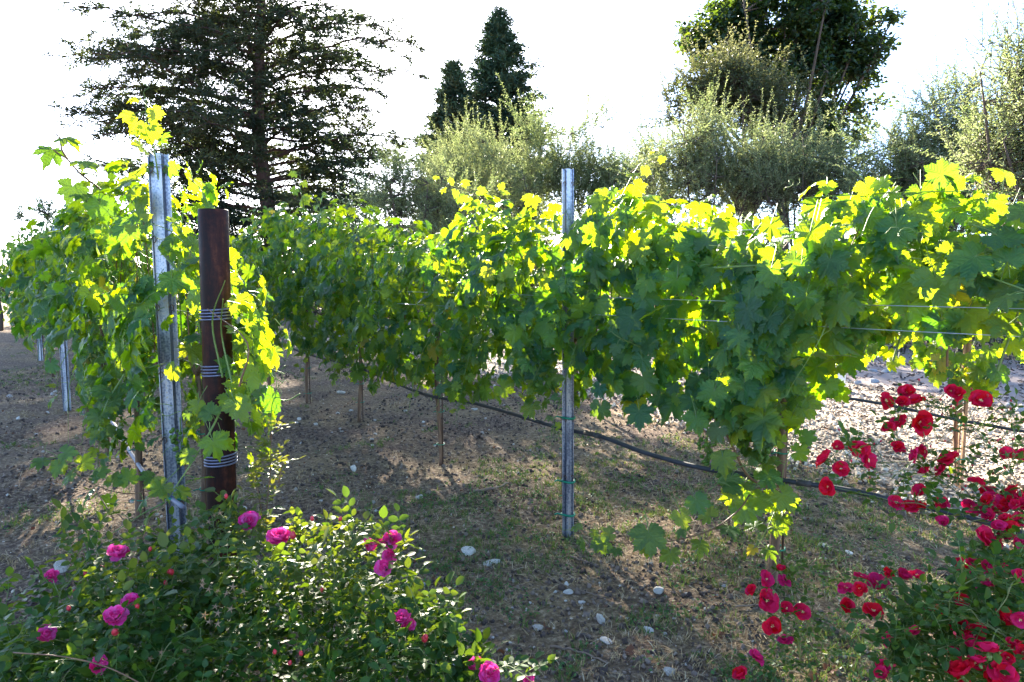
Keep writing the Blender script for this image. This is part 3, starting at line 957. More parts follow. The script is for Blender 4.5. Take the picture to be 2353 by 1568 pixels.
def shoot_leaves(path, spacing=.075, size0=.08, size1=.035, face=None, petl=.06, droop=.6, start=.1):
    """alternate leaves along a shoot; returns pos, R, size, tone, petiole list"""
    p = smooth_path(path, 40)
    seg = np.concatenate([[0], np.cumsum(np.linalg.norm(np.diff(p, axis=0), axis=1))])
    Ls = seg[-1]
    out = ([], [], [], [], []); pets = []
    k = 0
    s = Ls * start
    while s < Ls:
        f = s / Ls
        q = np.array([np.interp(s, seg, p[:, i]) for i in range(3)])
        q2 = np.array([np.interp(min(Ls, s + .02), seg, p[:, i]) for i in range(3)])
        t = nrm(q2 - q + 1e-6)
        toc = nrm(EYE - q)
        sd = nrm(np.cross(t, toc)) * (1 if k % 2 else -1)
        pd = nrm(sd * .8 + np.array([0, 0, .35]) + toc * RNG.uniform(0, .5) + RNG.normal(0, .25, 3))
        sz = (size0 * (1 - f) + size1 * f) * RNG.uniform(.85, 1.15)
        e = q + pd * petl * RNG.uniform(.7, 1.2) * (sz / .07)
        no = toc * RNG.uniform(.3, 1) + np.array([0, 0, .6]) + RNG.normal(0, .35, 3)
        tip = pd + np.array([0, 0, -droop]) + RNG.normal(0, .25, 3)
        Rm = frames(no[None], tip[None])[0]
        out[0].append(e); out[1].append(Rm); out[2].append(sz); out[3].append(.05 + .45 * f * RNG.uniform(.3, 1)); out[4].append(True)
        pets.append((q, (q + e) / 2 + np.array([0, 0, .006]), e))
        s += spacing * RNG.uniform(.7, 1.25) * (1 - .4 * f)
        k += 1
    return [np.array(a) for a in out], pets

def tendril(mb, a, d, length=.16, curl=1.0):
    a = np.asarray(a, float); d = nrm(d)
    n = 22; t = np.linspace(0, 1, n)
    u = nrm(np.cross(d, [0.1, .3, 1])); v = np.cross(d, u)
    ang = t ** 2 * 7 * curl
    r = .02 * t
    p = a + d * (length * t)[:, None] + u * (r * np.cos(ang))[:, None] + v * (r * np.sin(ang))[:, None] + np.array([0, 0, -.3]) * (length * t ** 2)[:, None] * RNG.uniform(0, 1)
    add_tube(mb, p, np.linspace(.0016, .0008, n), 4, cap=False)

def cordon_z(row): return {'A': .98, 'B': 1.05, 'C': 1.0}[row]

# grapes
import bmesh
_bm = bmesh.new(); bmesh.ops.create_icosphere(_bm, subdivisions=2, radius=1)
GRAPE = bpy.data.meshes.new('grape'); _bm.to_mesh(GRAPE); _bm.free()
for p_ in GRAPE.polygons: p_.use_smooth = True
GRAPE.materials.append(M['grape'])
def bunch(vine, pos, h=.17, w=.05, n=60, label=None):
    mb = MB(); pos = np.asarray(pos, float)
    add_tube(mb, [pos + [0, 0, .05], pos, pos - [0, 0, h * .9]], [.003, .003, .0015], 5)
    st = mb.build('grape_bunch', M['green_stem'], vine)
    for i in range(n):
        f = RNG.uniform(0, 1)
        rr_ = w * (1 - f) ** .6 * (1 if f > .08 else .7) + .004
        a = RNG.uniform(0, 6.28)
        q = pos + np.array([math.cos(a) * rr_, math.sin(a) * rr_, -f * h])
        o = inst('grape', GRAPE, st, q, None, float(RNG.uniform(.0075, .0098)))
    return st

VINES = {}
def make_vine(row, x, y, s0, s1, label, group, n, trunk_h=None, dbl=False, kinked=0, ties=True, ground_z=None, size=(.055, .095), shoots=(), bunches=(), extra=(), limit=300, hang=None, thick=.27, rod=True, tint=0, leafless=False, trunk=True, wild=1.0, arms=(-1, 1)):
    base = np.array([x, y, float(H(x, y))])
    v = empty('grapevine', base, label, 'grapevine', group)
    nn, dd = row_nrm(row, row_s(row, x, y))
    d3 = np.array([dd[0], dd[1], 0]); n3 = np.array([nn[0], nn[1], 0])
    cz = cordon_z(row)
    if trunk:
        z = np.linspace(-.03, cz, 12)
        p = base + np.stack([0.014 * np.sin(z * 5 + x * 9), .012 * np.cos(z * 4 + y * 5) - .012, z], -1)
        mb = MB(); add_tube(mb, p, np.linspace(.019, .014, 12) * (1.25 if dbl else 1), 9, rough=.16)
        mb.build('trunk', M['bark_vine'], v)
    else:
        p = base + np.stack([0 * np.linspace(0, cz, 12), 0 * np.linspace(0, cz, 12), np.linspace(0, cz, 12)], -1)
    topp = p[-1]
    if rod and trunk:
        mb = MB(); add_tube(mb, [base + [.028, -.02, -.05], base + [.026, -.02, 1.25]], .0055, 6)
        mb.build('training_rod', M['rod'], v)
        for zt in (RNG.uniform(.12, .2), RNG.uniform(.38, .46), RNG.uniform(.62, .7)):
            mb = MB()
            c = base + np.array([.012, -.01, zt])
            a = np.linspace(0, 2 * math.pi, 13)
            add_tube(mb, c + np.stack([np.cos(a) * .03, np.sin(a) * .026, .004 * np.sin(a)], -1), .0035, 5, cap=False)
            add_tube(mb, [c + [-.03, -.012, 0], c + [-.055, -.02, -.006]], .003, 4)
            mb.build('tie', M['tie'], v)
    # cordon arms along the wire
    for sg in arms:
        if not trunk: break
        q = [topp]
        for k in range(1, 6):
            q.append(topp + d3 * sg * .14 * k + np.array([0, 0, .03 * math.sin(k * 1.3) + (.03 if k else 0)]) + RNG.normal(0, .006, 3))
        mb = MB(); add_tube(mb, smooth_path(q, 20), np.linspace(.013, .008, len(smooth_path(q, 20))) * (.6 if row == 'C' else 1), 7, rough=.12)
        mb.build('cordon_arm', M['bark_vine'], v)
    # wall foliage
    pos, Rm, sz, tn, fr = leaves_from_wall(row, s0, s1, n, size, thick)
    hero = np.zeros(len(pos))
    pets = []
    if tint: tn = np.clip(tn + tint, 0, 1)
    # vertical shoots inside the wall
    nsh = max(3, int((s1 - s0) / .13))
    for i in range(nsh):
        s = s0 + (i + RNG.uniform(.2, .8)) * (s1 - s0) / nsh
        X, Y, tp, bt, _ = row_at(row, s)
        nn2, dd2 = row_nrm(row, s)
        a = np.array([X, Y, cz + .03])
        zt = tp - cz
        lean = RNG.normal(0, .12)
        pth = [a, a + np.array([nn2[0] * .05 * RNG.normal(), nn2[1] * .05 * RNG.normal(), zt * .5]),
               a + np.array([dd2[0] * lean + nn2[0] * .1 * RNG.normal(), dd2[1] * lean + nn2[1] * .1 * RNG.normal(), zt * .86])]
        mb = MB(); add_tube(mb, smooth_path(pth, 10), np.linspace(.0045, .0018, len(smooth_path(pth, 10))), 5, cap=False)
        mb.build('shoot', M['brown_cane'] if i % 3 == 0 else M['green_stem'], v)
    for i in range(int((s1 - s0) * 2.2 * wild)):
        s = RNG.uniform(s0, s1); X, Y, tp, bt, _ = row_at(row, s); nn2, dd2 = row_nrm(row, s)
        if RNG.uniform() < .45:       # arching over or rising above the top
            a = np.array([X, Y, tp - .12]); o = RNG.uniform(-.2, .3)
            pth = [a, a + np.array([dd2[0] * .08 + nn2[0] * o * .4, dd2[1] * .08 + nn2[1] * o * .4, .16 * RNG.uniform(.7, 1.2)]), a + np.array([dd2[0] * .2 + nn2[0] * o, dd2[1] * .2 + nn2[1] * o, .24 * RNG.uniform(.4, 1.1)])]
        else:                          # hanging down the front
            a = np.array([X, Y, bt + .35]) + np.array([nn2[0], nn2[1], 0]) * thick * .8
            pth = [a, a + np.array([nn2[0] * .1, nn2[1] * .1, -.18]), a + np.array([nn2[0] * .12 + dd2[0] * .1, nn2[1] * .12 + dd2[1] * .1, -.42 * RNG.uniform(.7, 1.3)])]
        shoots = list(shoots) + [dict(path=pth, size0=.06, size1=.03, hero=0)]
    tmb = MB()
    for sh in shoots:
        hr = sh.get('hero', 1)
        pa = smooth_path(sh['path'], 30)
        r0 = sh.get('r', .0035)
        mb = MB(); add_tube(mb, pa, np.linspace(r0, sh.get('rmin', max(.0012, r0 * .35)), len(pa)), 6)
        mb.build('shoot', M[sh.get('mat', 'green_stem')], v)
        if sh.get('leaves', True):
            (a, b, c, d_, e), pt = shoot_leaves(sh['path'], sh.get('spacing', .075), sh.get('size0', .075), sh.get('size1', .035), start=sh.get('start', .1))
            if not hr:
                kk = ~carved(a, c); a, b, c, d_, e = a[kk], b[kk], c[kk], d_[kk], e[kk]; pt = [p_ for p_, k_ in zip(pt, kk) if k_]
                if len(a) == 0: continue
            pos = np.vstack([pos, a]); Rm = np.concatenate([Rm, b]); sz = np.concatenate([sz, c]); tn = np.concatenate([tn, d_ * sh.get('young', .5)])
            fr = np.concatenate([fr, e]); hero = np.concatenate([hero, np.full(len(a), hr)])
            pets += pt
        tendril(tmb, pa[-1], pa[-1] - pa[-4] + np.array([0, 0, .01]), .09)
        tendril(tmb, pa[len(pa) // 2], RNG.normal(0, 1, 3), .12)
    # explicit leaves: (px, py, depth, size in m, tip angle on screen in degrees, facing, tone)
    for (px, py, Yd, s_, ang, facing, tone_) in extra:
        q = P(px, py, Yd)
        toc = nrm(EYE - q)
        ax = np.array([1.0, 0, 0]); upv = np.cross(ax, -toc); upv = np.array([0, 0, 1.0])
        tip = ax * math.cos(R(ang)) + upv * math.sin(R(ang))
        no = toc * facing + np.array([0, 0, 1 - abs(facing)]) * .8 + RNG.normal(0, .12, 3)
        pos = np.vstack([pos, q]); Rm = np.concatenate([Rm, frames(no[None], tip[None])]); sz = np.append(sz, s_); tn = np.append(tn, tone_)
        fr = np.append(fr, True); hero = np.append(hero, 1)
        pets.append((q - tip * .07 + np.array([0, .03, 0]), q - tip * .03, q))
    sc_ = np.where(fr, 1.0, .35)
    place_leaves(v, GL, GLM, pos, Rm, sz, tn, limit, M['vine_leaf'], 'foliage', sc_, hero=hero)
    # petioles
    mb = MB()
    px, py, zz = screen(pos)
    near = np.where((zz < 9) & (px > -50) & (px < 2400))[0]
    for i in near:
        b = pos[i]; back = -Rm[i][:, 1] * .05 + np.array([0, 0, .012]) - Rm[i][:, 2] * .02
        add_tube(mb, [b + back * (sz[i] / .07) * 1.3, b + back * .5 + np.array([0, 0, .004]), b], [.0014, .0012, .0014], 3, cap=False)
    for a, m_, e in pets:
        add_tube(mb, [a, m_, e], [.0016, .0014, .0014], 4, cap=False)
    mb.build('petioles', M['green_stem'], v, kind='stuff')
    for i in range(int((s1 - s0) * 7)):
        s = RNG.uniform(s0, s1); X, Y, tp, bt, _ = row_at(row, s); nn2, dd2 = row_nrm(row, s)
        q = np.array([X, Y, RNG.uniform(bt, tp)]) + np.array([nn2[0], nn2[1], 0]) * thick * RNG.uniform(.8, 1.1)
        tendril(tmb, q, np.array([nn2[0], nn2[1], 0]) * .6 + RNG.normal(0, .5, 3), RNG.uniform(.08, .18), RNG.uniform(.6, 1.8))
    tmb.build('tendrils', M['green_stem'], v, kind='stuff')
    for (px_, py_, Yd, h_, w_, n_) in bunches:
        bunch(v, P(px_, py_, Yd), h_, w_, n_)
    VINES.setdefault(row, []).append(v)
    return v

# ---- row B, the main row
def S(row, x, y): return row_s(row, x, y)
sB = [S('B', 2.35, 1.6), S('B', 1.62, 2.42), S('B', .78, 3.37), S('B', -.15, 4.42), S('B', -1.02, 5.75), S('B', -1.93, 7.0), S('B', -2.8, 8.2), S('B', -3.7, 9.6), S('B', -4.6, 10.9), S('B', -5.55, 12.3)]
gB = 'grapevines of the middle trellis row'
make_vine('B', 2.15, 1.85, sB[0], sB[1], 'grapevine at the right edge with long bare canes and glowing yellow leaves over the gravel', gB, 620, size=(.06, .10), thick=.26, wild=.3, trunk=False, shoots=[
    dict(path=[P(1850, 455, 2.75), P(2000, 446, 2.6), P(2200, 440, 2.35), P(2400, 446, 2.15)], r=.003, size0=.055, size1=.075, spacing=.13, young=.5),
    dict(path=[P(2420, 745, 2.05), P(2250, 680, 2.25), P(2080, 640, 2.45), P(1890, 600, 2.7)], r=.0055, mat='green_stem', size0=.07, size1=.07, spacing=.2, young=.1),
    dict(path=[P(2420, 690, 2.0), P(2200, 615, 2.3), P(2000, 575, 2.55)], r=.004, mat='green_stem', size0=.08, size1=.06, spacing=.16, young=.1),
    dict(path=[P(2150, 640, 2.4), P(2250, 560, 2.3), P(2330, 470, 2.2)], r=.003, size0=.06, size1=.04, spacing=.1, young=.6)],
    extra=[(2150, 640, 2.3, .105, -75, .75, 0), (2240, 590, 2.2, .10, 190, .4, 0), (2060, 520, 2.4, .09, -80, .8, 0), (2165, 740, 2.35, .10, -80, .8, 0), (1990, 425, 2.6, .06, -60, .7, .15),
           (2115, 440, 2.45, .07, -80, .8, .12), (2270, 470, 2.3, .075, -70, .8, .1), (2190, 420, 2.4, .055, -20, .6, .15), (2290, 540, 2.2, .10, -30, .5, 0), (2090, 700, 2.4, .09, -120, .7, .05)])
make_vine('B', 1.18, 2.97, sB[1], sB[2], 'grapevine with the ragged brown trunk, hanging green bunches and leaves trailing to the soil', gB, 1150, dbl=True, arms=(1,), size=(.06, .10), limit=300, thick=.28,
    bunches=[(1708, 935, 2.85, .20, .045, 85), (1757, 955, 2.8, .20, .05, 95), (1625, 1008, 2.85, .11, .035, 40), (1660, 1070, 2.8, .08, .025, 22)],
    shoots=[dict(path=[P(1800, 1130, 2.9), P(1725, 1100, 2.82), P(1680, 1020, 2.8), P(1650, 960, 2.8)], r=.008, mat='brown_cane', size0=.07, size1=.07),
            dict(path=[P(1780, 1110, 2.9), P(1730, 1130, 2.78), P(1700, 1170, 2.72), P(1640, 1215, 2.68), P(1560, 1240, 2.66), P(1480, 1248, 2.66), P(1400, 1245, 2.68), P(1320, 1222, 2.7)], r=.0045, mat='brown_cane', size0=.085, size1=.035, spacing=.07, young=.5),
            dict(path=[P(1760, 1060, 2.85), P(1680, 1080, 2.75), P(1640, 1120, 2.7)], r=.003, size0=.07, size1=.05, young=.3),
            dict(path=[P(1790, 1150, 2.9), P(1770, 1200, 2.8), P(1740, 1260, 2.75)], r=.003, size0=.075, size1=.05, young=.3),
            dict(path=[P(1790, 900, 2.9), P(1830, 960, 2.8), P(1800, 1080, 2.8)], r=.003, size0=.07, size1=.05, young=.1, spacing=.06),
            dict(path=[P(1640, 616, 2.75), P(1740, 610, 2.68), P(1870, 600, 2.6), P(1960, 606, 2.55)], r=.0045, size0=.09, size1=.08, spacing=.25, young=.05),
            dict(path=[P(1420, 470, 3.25), P(1450, 410, 3.2), P(1480, 370, 3.18), P(1545, 348, 3.15)], r=.003, size0=.06, size1=.025, young=1.0)],
    extra=[(1710, 1160, 2.75, .10, -65, .85, 0), (1490, 1225, 2.6, .10, -85, .85, .05), (1380, 1245, 2.65, .06, -70, .85, .1), (1660, 1050, 2.7, .075, -80, .7, .1), (1565, 1185, 2.65, .06, -70, .7, .2),
           (1730, 1262, 2.7, .035, -120, .6, .9), (1555, 645, 2.9, .085, -100, .8, 0), (1850, 600, 2.6, .10, -85, .85, 0), (1795, 1190, 2.8, .075, -110, .5, 0), (1710, 880, 2.7, .09, -90, .8, 0),
           (1640, 900, 2.7, .09, -110, .8, 0), (1600, 960, 2.8, .08, -80, .8, 0), (1735, 825, 2.65, .09, -70, .8, 0), (1960, 640, 2.5, .085, -80, .6, 0), (1600, 1150, 2.65, .07, -60, .7, 0)])
make_vine('B', .325, 4.03, sB[2], sB[3], 'grapevine trained up the middle metal stake, its trunk tied with green tape', gB, 1250, size=(.058, .095), thick=.27,
    shoots=[dict(path=[P(1230, 720, 3.8), P(1195, 680, 3.7), P(1140, 640, 3.62), P(1100, 600, 3.6)], r=.003, size0=.06, size1=.03, young=1.0),
            dict(path=[P(1480, 800, 3.1), P(1430, 780, 3.0), P(1400, 760, 2.98)], r=.003, size0=.06, size1=.04, young=.4)],
    extra=[(1120, 625, 3.6, .06, -100, .8, .25), (1175, 625, 3.6, .055, 170, .7, .2), (1380, 935, 3.2, .075, -90, .85, 0), (1468, 945, 3.0, .09, -85, .8, 0), (1250, 790, 3.5, .085, -90, .8, 0)])
make_vine('B', -.56, 5.17, sB[3], sB[4], 'grapevine on a thin reddish trunk, first one left of the middle stake', gB, 1250, thick=.27, size=(.058, .09),
    shoots=[dict(path=[P(1190, 500, 4.3), P(1120, 460, 4.3), P(1060, 435, 4.4), P(1000, 420, 4.5)], r=.004, mat='brown_cane', size0=.075, size1=.03, young=.6),
            dict(path=[P(1150, 470, 4.5), P(1150, 420, 4.4)], size0=.05, size1=.03, young=.7)])
make_vine('B', -1.52, 6.76, sB[4], sB[5], 'grapevine whose trunk base is wrapped in weeds, second one left of the middle stake', gB, 1250, thick=.28,
    bunches=[(838, 838, 6.4, .16, .05, 40)])
make_vine('B', -2.34, 7.75, sB[5], sB[6], 'grapevine with one tall pale shoot rising above the row against the cedar', gB, 1200, thick=.3,
    shoots=[dict(path=[P(700, 480, 7.2), P(692, 440, 7.1), P(690, 405, 7.1)], r=.005, size0=.09, size1=.06, young=.5, spacing=.1)])
make_vine('B', -3.2, 8.9, sB[6], sB[7], 'grapevine behind the rusty pipe beside the thin far metal stake', gB, 900, thick=.3)
make_vine('B', -4.1, 10.2, sB[7], sB[8], 'grapevine of the middle row hidden mostly behind the rusty pipe', gB, 500, thick=.3)
make_vine('B', -5.0, 11.5, sB[8], sB[9], 'farthest grapevine of the middle row, between pipe and left vines', gB, 420, thick=.3)

# ---- row A, the left row
sA = [S('A', -.93, 2.36), S('A', -1.85, 3.55), S('A', -2.7, 4.6), S('A', -3.5, 5.7), S('A', -4.5, 6.95), S('A', -5.95, 8.9), S('A', -7.5, 11), S('A', -9.2, 13.2), S('A', -10.8, 15.5)]
gA = 'grapevines of the left trellis row'
make_vine('A', -1.58, 3.42, sA[0], sA[1], 'nearest left grapevine, climbing the wide metal stake and reaching round the rusty pipe', gA, 900, size=(.055, .10), thick=.22,
    bunches=[(415, 985, 2.95, .16, .04, 70)],
    shoots=[dict(path=[P(365, 420, 3.25), P(355, 350, 3.2), P(338, 290, 3.18), P(335, 232, 3.16)], r=.004, size0=.07, size1=.035, young=.8, spacing=.055),
            dict(path=[P(470, 700, 2.9), P(520, 680, 2.85), P(555, 720, 2.8), P(590, 790, 2.75), P(625, 830, 2.7)], r=.004, size0=.07, size1=.045, young=.5, spacing=.05),
            dict(path=[P(540, 800, 2.8), P(570, 870, 2.7), P(580, 960, 2.65)], r=.003, size0=.07, size1=.05, young=.4, spacing=.06),
            dict(path=[P(365, 570, 3.1), P(420, 640, 3.0), P(470, 730, 2.92), P(500, 800, 2.9)], r=.007, mat='green_stem', size0=.07, size1=.07, spacing=.2, young=.1),
            dict(path=[P(520, 905, 2.62), P(497, 965, 2.5), P(455, 1040, 2.46), P(410, 1110, 2.42), P(378, 1155, 2.4)], r=.005, size0=.06, size1=.05, spacing=.11, young=.5),
            dict(path=[P(378, 1155, 2.4), P(330, 1180, 2.38), P(270, 1218, 2.36), P(205, 1255, 2.35)], r=.003, size0=.04, size1=.012, spacing=.09, young=1.2, leaves=False),
            dict(path=[P(400, 1110, 2.9), P(300, 1135, 2.85), P(210, 1110, 2.8), P(130, 1050, 2.8)], r=.003, mat='brown_cane', size0=.065, size1=.05, spacing=.055, young=.3),
            dict(path=[P(690, 905, 2.62), P(660, 920, 2.6), P(620, 915, 2.62), P(600, 905, 2.64)], r=.0028, leaves=False),
            dict(path=[P(655, 860, 2.62), P(620, 845, 2.62), P(600, 815, 2.66), P(590, 780, 2.7)], r=.002, leaves=False),
            dict(path=[P(618, 1000, 2.5), P(625, 930, 2.55), P(635, 870, 2.6), P(600, 820, 2.66)], r=.002, leaves=False),
            dict(path=[P(650, 880, 2.6), P(615, 850, 2.62), P(585, 760, 2.7)], r=.002, leaves=False)],
    extra=[(490, 1015, 2.42, .072, -70, .85, .05), (545, 930, 2.5, .075, -60, .8, .15), (440, 800, 2.85, .08, -100, .5, .25), (545, 690, 2.7, .075, -60, .4, .2), (590, 790, 2.7, .075, -50, .4, .2),
           (345, 300, 3.15, .07, -90, .85, .2), (300, 265, 3.15, .05, 200, .6, .3), (355, 255, 3.15, .05, -50, .6, .3), (455, 930, 2.5, .045, -110, .8, .1), (375, 1115, 2.4, .06, 230, .6, .3), (415, 1130, 2.4, .045, 0, .5, .25),
           (350, 660, 2.95, .085, -130, .9, 0), (300, 520, 3.1, .10, 200, .85, 0), (395, 640, 2.9, .08, -90, .6, 0), (420, 540, 3.0, .075, -70, .8, .05), (450, 600, 2.95, .08, -80, .5, .25), (140, 1070, 2.8, .05, 200, .8, .3)])
make_vine('A', -2.23, 4.0, sA[1], sA[2], 'grapevine with a long bare-ended side shoot against the white sky, second in the left row', gA, 1150, thick=.26,
    shoots=[dict(path=[P(290, 500, 3.6), P(235, 440, 3.3), P(180, 395, 3.15), P(145, 350, 3.1), P(138, 318, 3.1)], r=.0062, rmin=.0035, mat='brown_cane', leaves=False),
            dict(path=[P(160, 370, 3.12), P(130, 350, 3.1), P(118, 340, 3.1)], r=.0032, rmin=.003, mat='brown_cane', leaves=False),
            dict(path=[P(138, 318, 3.1), P(128, 308, 3.1), P(122, 305, 3.1)], r=.0032, rmin=.0028, mat='brown_cane', leaves=False)],
    extra=[(118, 345, 3.1, .085, 250, .35, 0), (150, 318, 3.1, .075, -50, .4, 0), (190, 372, 3.12, .08, -45, .4, 0), (165, 430, 3.15, .085, 250, .7, .12), (185, 445, 3.18, .06, -70, .5, .05), (208, 400, 3.2, .05, 100, .3, 0),
           (230, 470, 3.2, .10, -80, .8, .05), (280, 560, 3.2, .09, -100, .8, 0)])
make_vine('A', -3.2, 5.3, sA[2], sA[3], 'third grapevine of the left row, its trunk tied in green near the pale hose', gA, 1100, thick=.27)
make_vine('A', -3.9, 6.2, sA[3], sA[4], 'fourth grapevine of the left row, dark trunk beside the second metal stake', gA, 1050, thick=.27)
make_vine('A', -5.2, 7.9, sA[4], sA[5], 'fifth grapevine of the left row, just beyond the second metal stake', gA, 1000, thick=.28)
make_vine('A', -6.8, 10.0, sA[5], sA[6], 'sixth grapevine of the left row, trunk right of the third metal stake', gA, 800, thick=.3)
make_vine('A', -8.5, 12.3, sA[6], sA[7], 'seventh grapevine of the left row, beyond the third metal stake', gA, 600, thick=.35,
    shoots=[dict(path=[P(85, 540, 12), P(78, 490, 12), P(88, 462, 12)], r=.006, size0=.11, size1=.08, spacing=.12, young=0)])
make_vine('A', -10.2, 14.6, sA[7], sA[8], 'last grapevine of the left row at the far left edge', gA, 450, thick=.35)

# ---- row C, behind
sC = [S('C', 4.3, 3.2), S('C', 3.6, 4.0), S('C', 2.45, 5.3), S('C', 1.3, 6.75), S('C', .05, 8.25), S('C', -1.25, 9.8), S('C', -2.5, 11.4), S('C', -4.1, 13.4)]
gC = 'grapevines of the rear trellis row'
make_vine('C', 3.95, 3.55, sC[0], sC[1], 'rear grapevine cut by the right edge, above the gravel', gC, 420, size=(.055, .09))
make_vine('C', 3.05, 4.6, sC[1], sC[2], 'rear grapevine on the orange wooden stake, glowing yellow above the red roses', gC, 900, size=(.055, .09), rod=False, tint=.04,
    extra=[(2210, 860, 4.4, .10, -90, .8, .5), (2290, 850, 4.3, .12, -100, .7, .05)])
make_vine('C', 1.85, 6.05, sC[2], sC[3], 'rear grapevine seen right of the brown trunk, bright yellow over white gravel', gC, 700, size=(.055, .09), tint=.04)
make_vine('C', .7, 7.5, sC[3], sC[4], 'rear grapevine glimpsed behind the middle stake', gC, 620, tint=.02)
make_vine('C', -.55, 9.0, sC[4], sC[5], 'rear grapevine behind the first thin reddish trunk', gC, 620)
make_vine('C', -1.9, 10.6, sC[5], sC[6], 'rear grapevine behind the weedy trunk', gC, 600)
make_vine('C', -3.2, 12.2, sC[6], sC[7], 'farthest rear grapevine, seen low behind the tall pale shoot', gC, 480)

# ================================================================== TRELLIS
def line_post(x, y, h, label, w=1.0, lean=(0, 0), hooks=True, yaw=.3, ties=()):
    base = np.array([x, y, float(H(x, y))])
    o = empty('trellis_stake', base, label, 'metal stake', 'galvanised trellis stakes')
    prof = np.array([(-.0305, .002), (-.0285, -.012), (-.0135, -.012), (-.0095, .012), (.0095, .012), (.0135, -.012), (.0285, -.012), (.0305, .002)]) * w
    prof[:, 1] *= -1   # ridge turned to the camera
    th = .0022
    d = np.gradient(prof, axis=0); nn = nrm(np.stack([-d[:, 1], d[:, 0]], -1))
    ring = np.vstack([prof + nn * th, (prof - nn * th)[::-1]])
    c, s = math.cos(yaw), math.sin(yaw)
    ring = ring @ np.array([[c, -s], [s, c]]).T
    k = len(ring); zs = np.linspace(-.1, h, 14)
    V = np.concatenate([np.column_stack([ring + [lean[0] * z, lean[1] * z], np.full(k, z)]) for z in zs]) + base
    j = np.arange(k); Q = []
    for i in range(len(zs) - 1):
        Q.append(np.stack([i * k + j, i * k + (j + 1) % k, (i + 1) * k + (j + 1) % k, (i + 1) * k + j], -1))
    # end cap as quads between outer and inner skins
    m = k // 2; e = (len(zs) - 1) * k
    cap = np.array([[e + i, e + i + 1, e + k - 2 - i, e + k - 1 - i] for i in range(m - 1)])
    mb = MB(); mb.addmulti(V, [np.concatenate(Q), cap])
    mb.build('steel_profile', M['galv'], o, smooth=False)
    if hooks:
        for z in np.arange(.35, h - .05, .32):
            for sx in (-1, 1):
                q = np.array([sx * .021 * w, -.0165 * w - .0025]); q = np.array([q[0] * c - q[1] * s, q[0] * s + q[1] * c])
                cc = base + [q[0] + lean[0] * z, q[1] + lean[1] * z, z]
                a = np.linspace(-math.pi / 2, math.pi, 10)
                mb = MB(); add_tube(mb, cc + np.stack([np.cos(a) * .007 * w, np.zeros(10), np.sin(a) * .010 * w], -1), .0022, 5)
                mb.build('wire_hook', M['rod'], o)
    for z in ties:
        a = np.linspace(0, 2 * math.pi, 17); cc = base + [lean[0] * z, lean[1] * z + .01, z]
        mb = MB(); add_tube(mb, cc + np.stack([np.cos(a) * .037 * w, np.sin(a) * .034 * w, .003 * np.sin(a * 2)], -1), .0068, 6, cap=False)
        add_tube(mb, [cc + [-.035, -.01, 0], cc + [-.06, -.02, .01], cc + [-.075, -.015, .002]], .005, 5)
        mb.build('tie', M['tie'], o)
    return o
line_post(-1.655, 3.28, 2.03, 'nearest wide galvanised stake in the left row, just left of the rusty pipe', 1.45, lean=(0, -.01), yaw=.25, ties=(.38,))
line_post(-4.72, 7.15, 1.93, 'second galvanised stake of the left row, its top above the leaves', 1.15, ties=())
line_post(-8.2, 11.8, 2.05, 'third galvanised stake, far down the left row near the picture edge', 1.2)
line_post(.315, 3.72, 2.03, 'galvanised stake in the middle of the main row, its foot bare on the soil', 1.0, lean=(-.008, 0), yaw=.15, ties=(.13, .32, .68))
line_post(-3.40, 9.05, 1.98, 'thin far galvanised stake seen between the rusty pipe and the tall pale shoot', 1.1)
line_post(-1.57, 10.15, 1.75, 'galvanised stake of the rear row standing at the gravel edge', 1.1)
line_post(4.9, 2.55, 2.0, 'galvanised stake of the rear row outside the right edge', 1.0)

# rusty pipe
pb = np.array([-1.215, 2.78, 0.0])
pipe = empty('end_post', pb, 'rusty dark brown steel pipe standing between the vines behind the pink roses', 'pipe post')
def ringtube(mb, c, r0, r1, z0, z1, n=40):
    a = np.arange(n) / n * 2 * math.pi
    prof = [(r0, z0), (r0, z0 + .3), (r0, z0 + .6), (r0, z1 - .3), (r0, z1 - .004), (r0 - .002, z1), (r1 + .001, z1), (r1, z1 - .003), (r1, z1 - .25)]
    V = np.concatenate([np.column_stack([c[0] + r * np.cos(a) + (.0085 * z), c[1] + r * np.sin(a), np.full(n, z)]) for r, z in prof])
    j = np.arange(n); Q = np.concatenate([np.stack([i * n + j, i * n + (j + 1) % n, (i + 1) * n + (j + 1) % n, (i + 1) * n + j], -1) for i in range(len(prof) - 1)])
    mb.add(V, Q)
mb = MB(); ringtube(mb, pb, .0575, .050, -.1, 1.675); mb.build('pipe', M['rust'], pipe)
for zc in (1.4 - (722 - 640) / FPX * 2.78, 1.4 - (850 - 640) / FPX * 2.78, 1.4 - (1060 - 640) / FPX * 2.78):
    a = np.linspace(0, 2 * math.pi, 41)
    for k in range(4):
        mb = MB(); c = pb + [.0085 * zc, 0, zc + (k - 1.5) * .0125]
        add_tube(mb, c + np.stack([np.cos(a) * .0618, np.sin(a) * .0618, .003 * np.cos(a)], -1), .0042, 8, cap=False)
        mb.build('wire_coil', M['coil'], pipe)

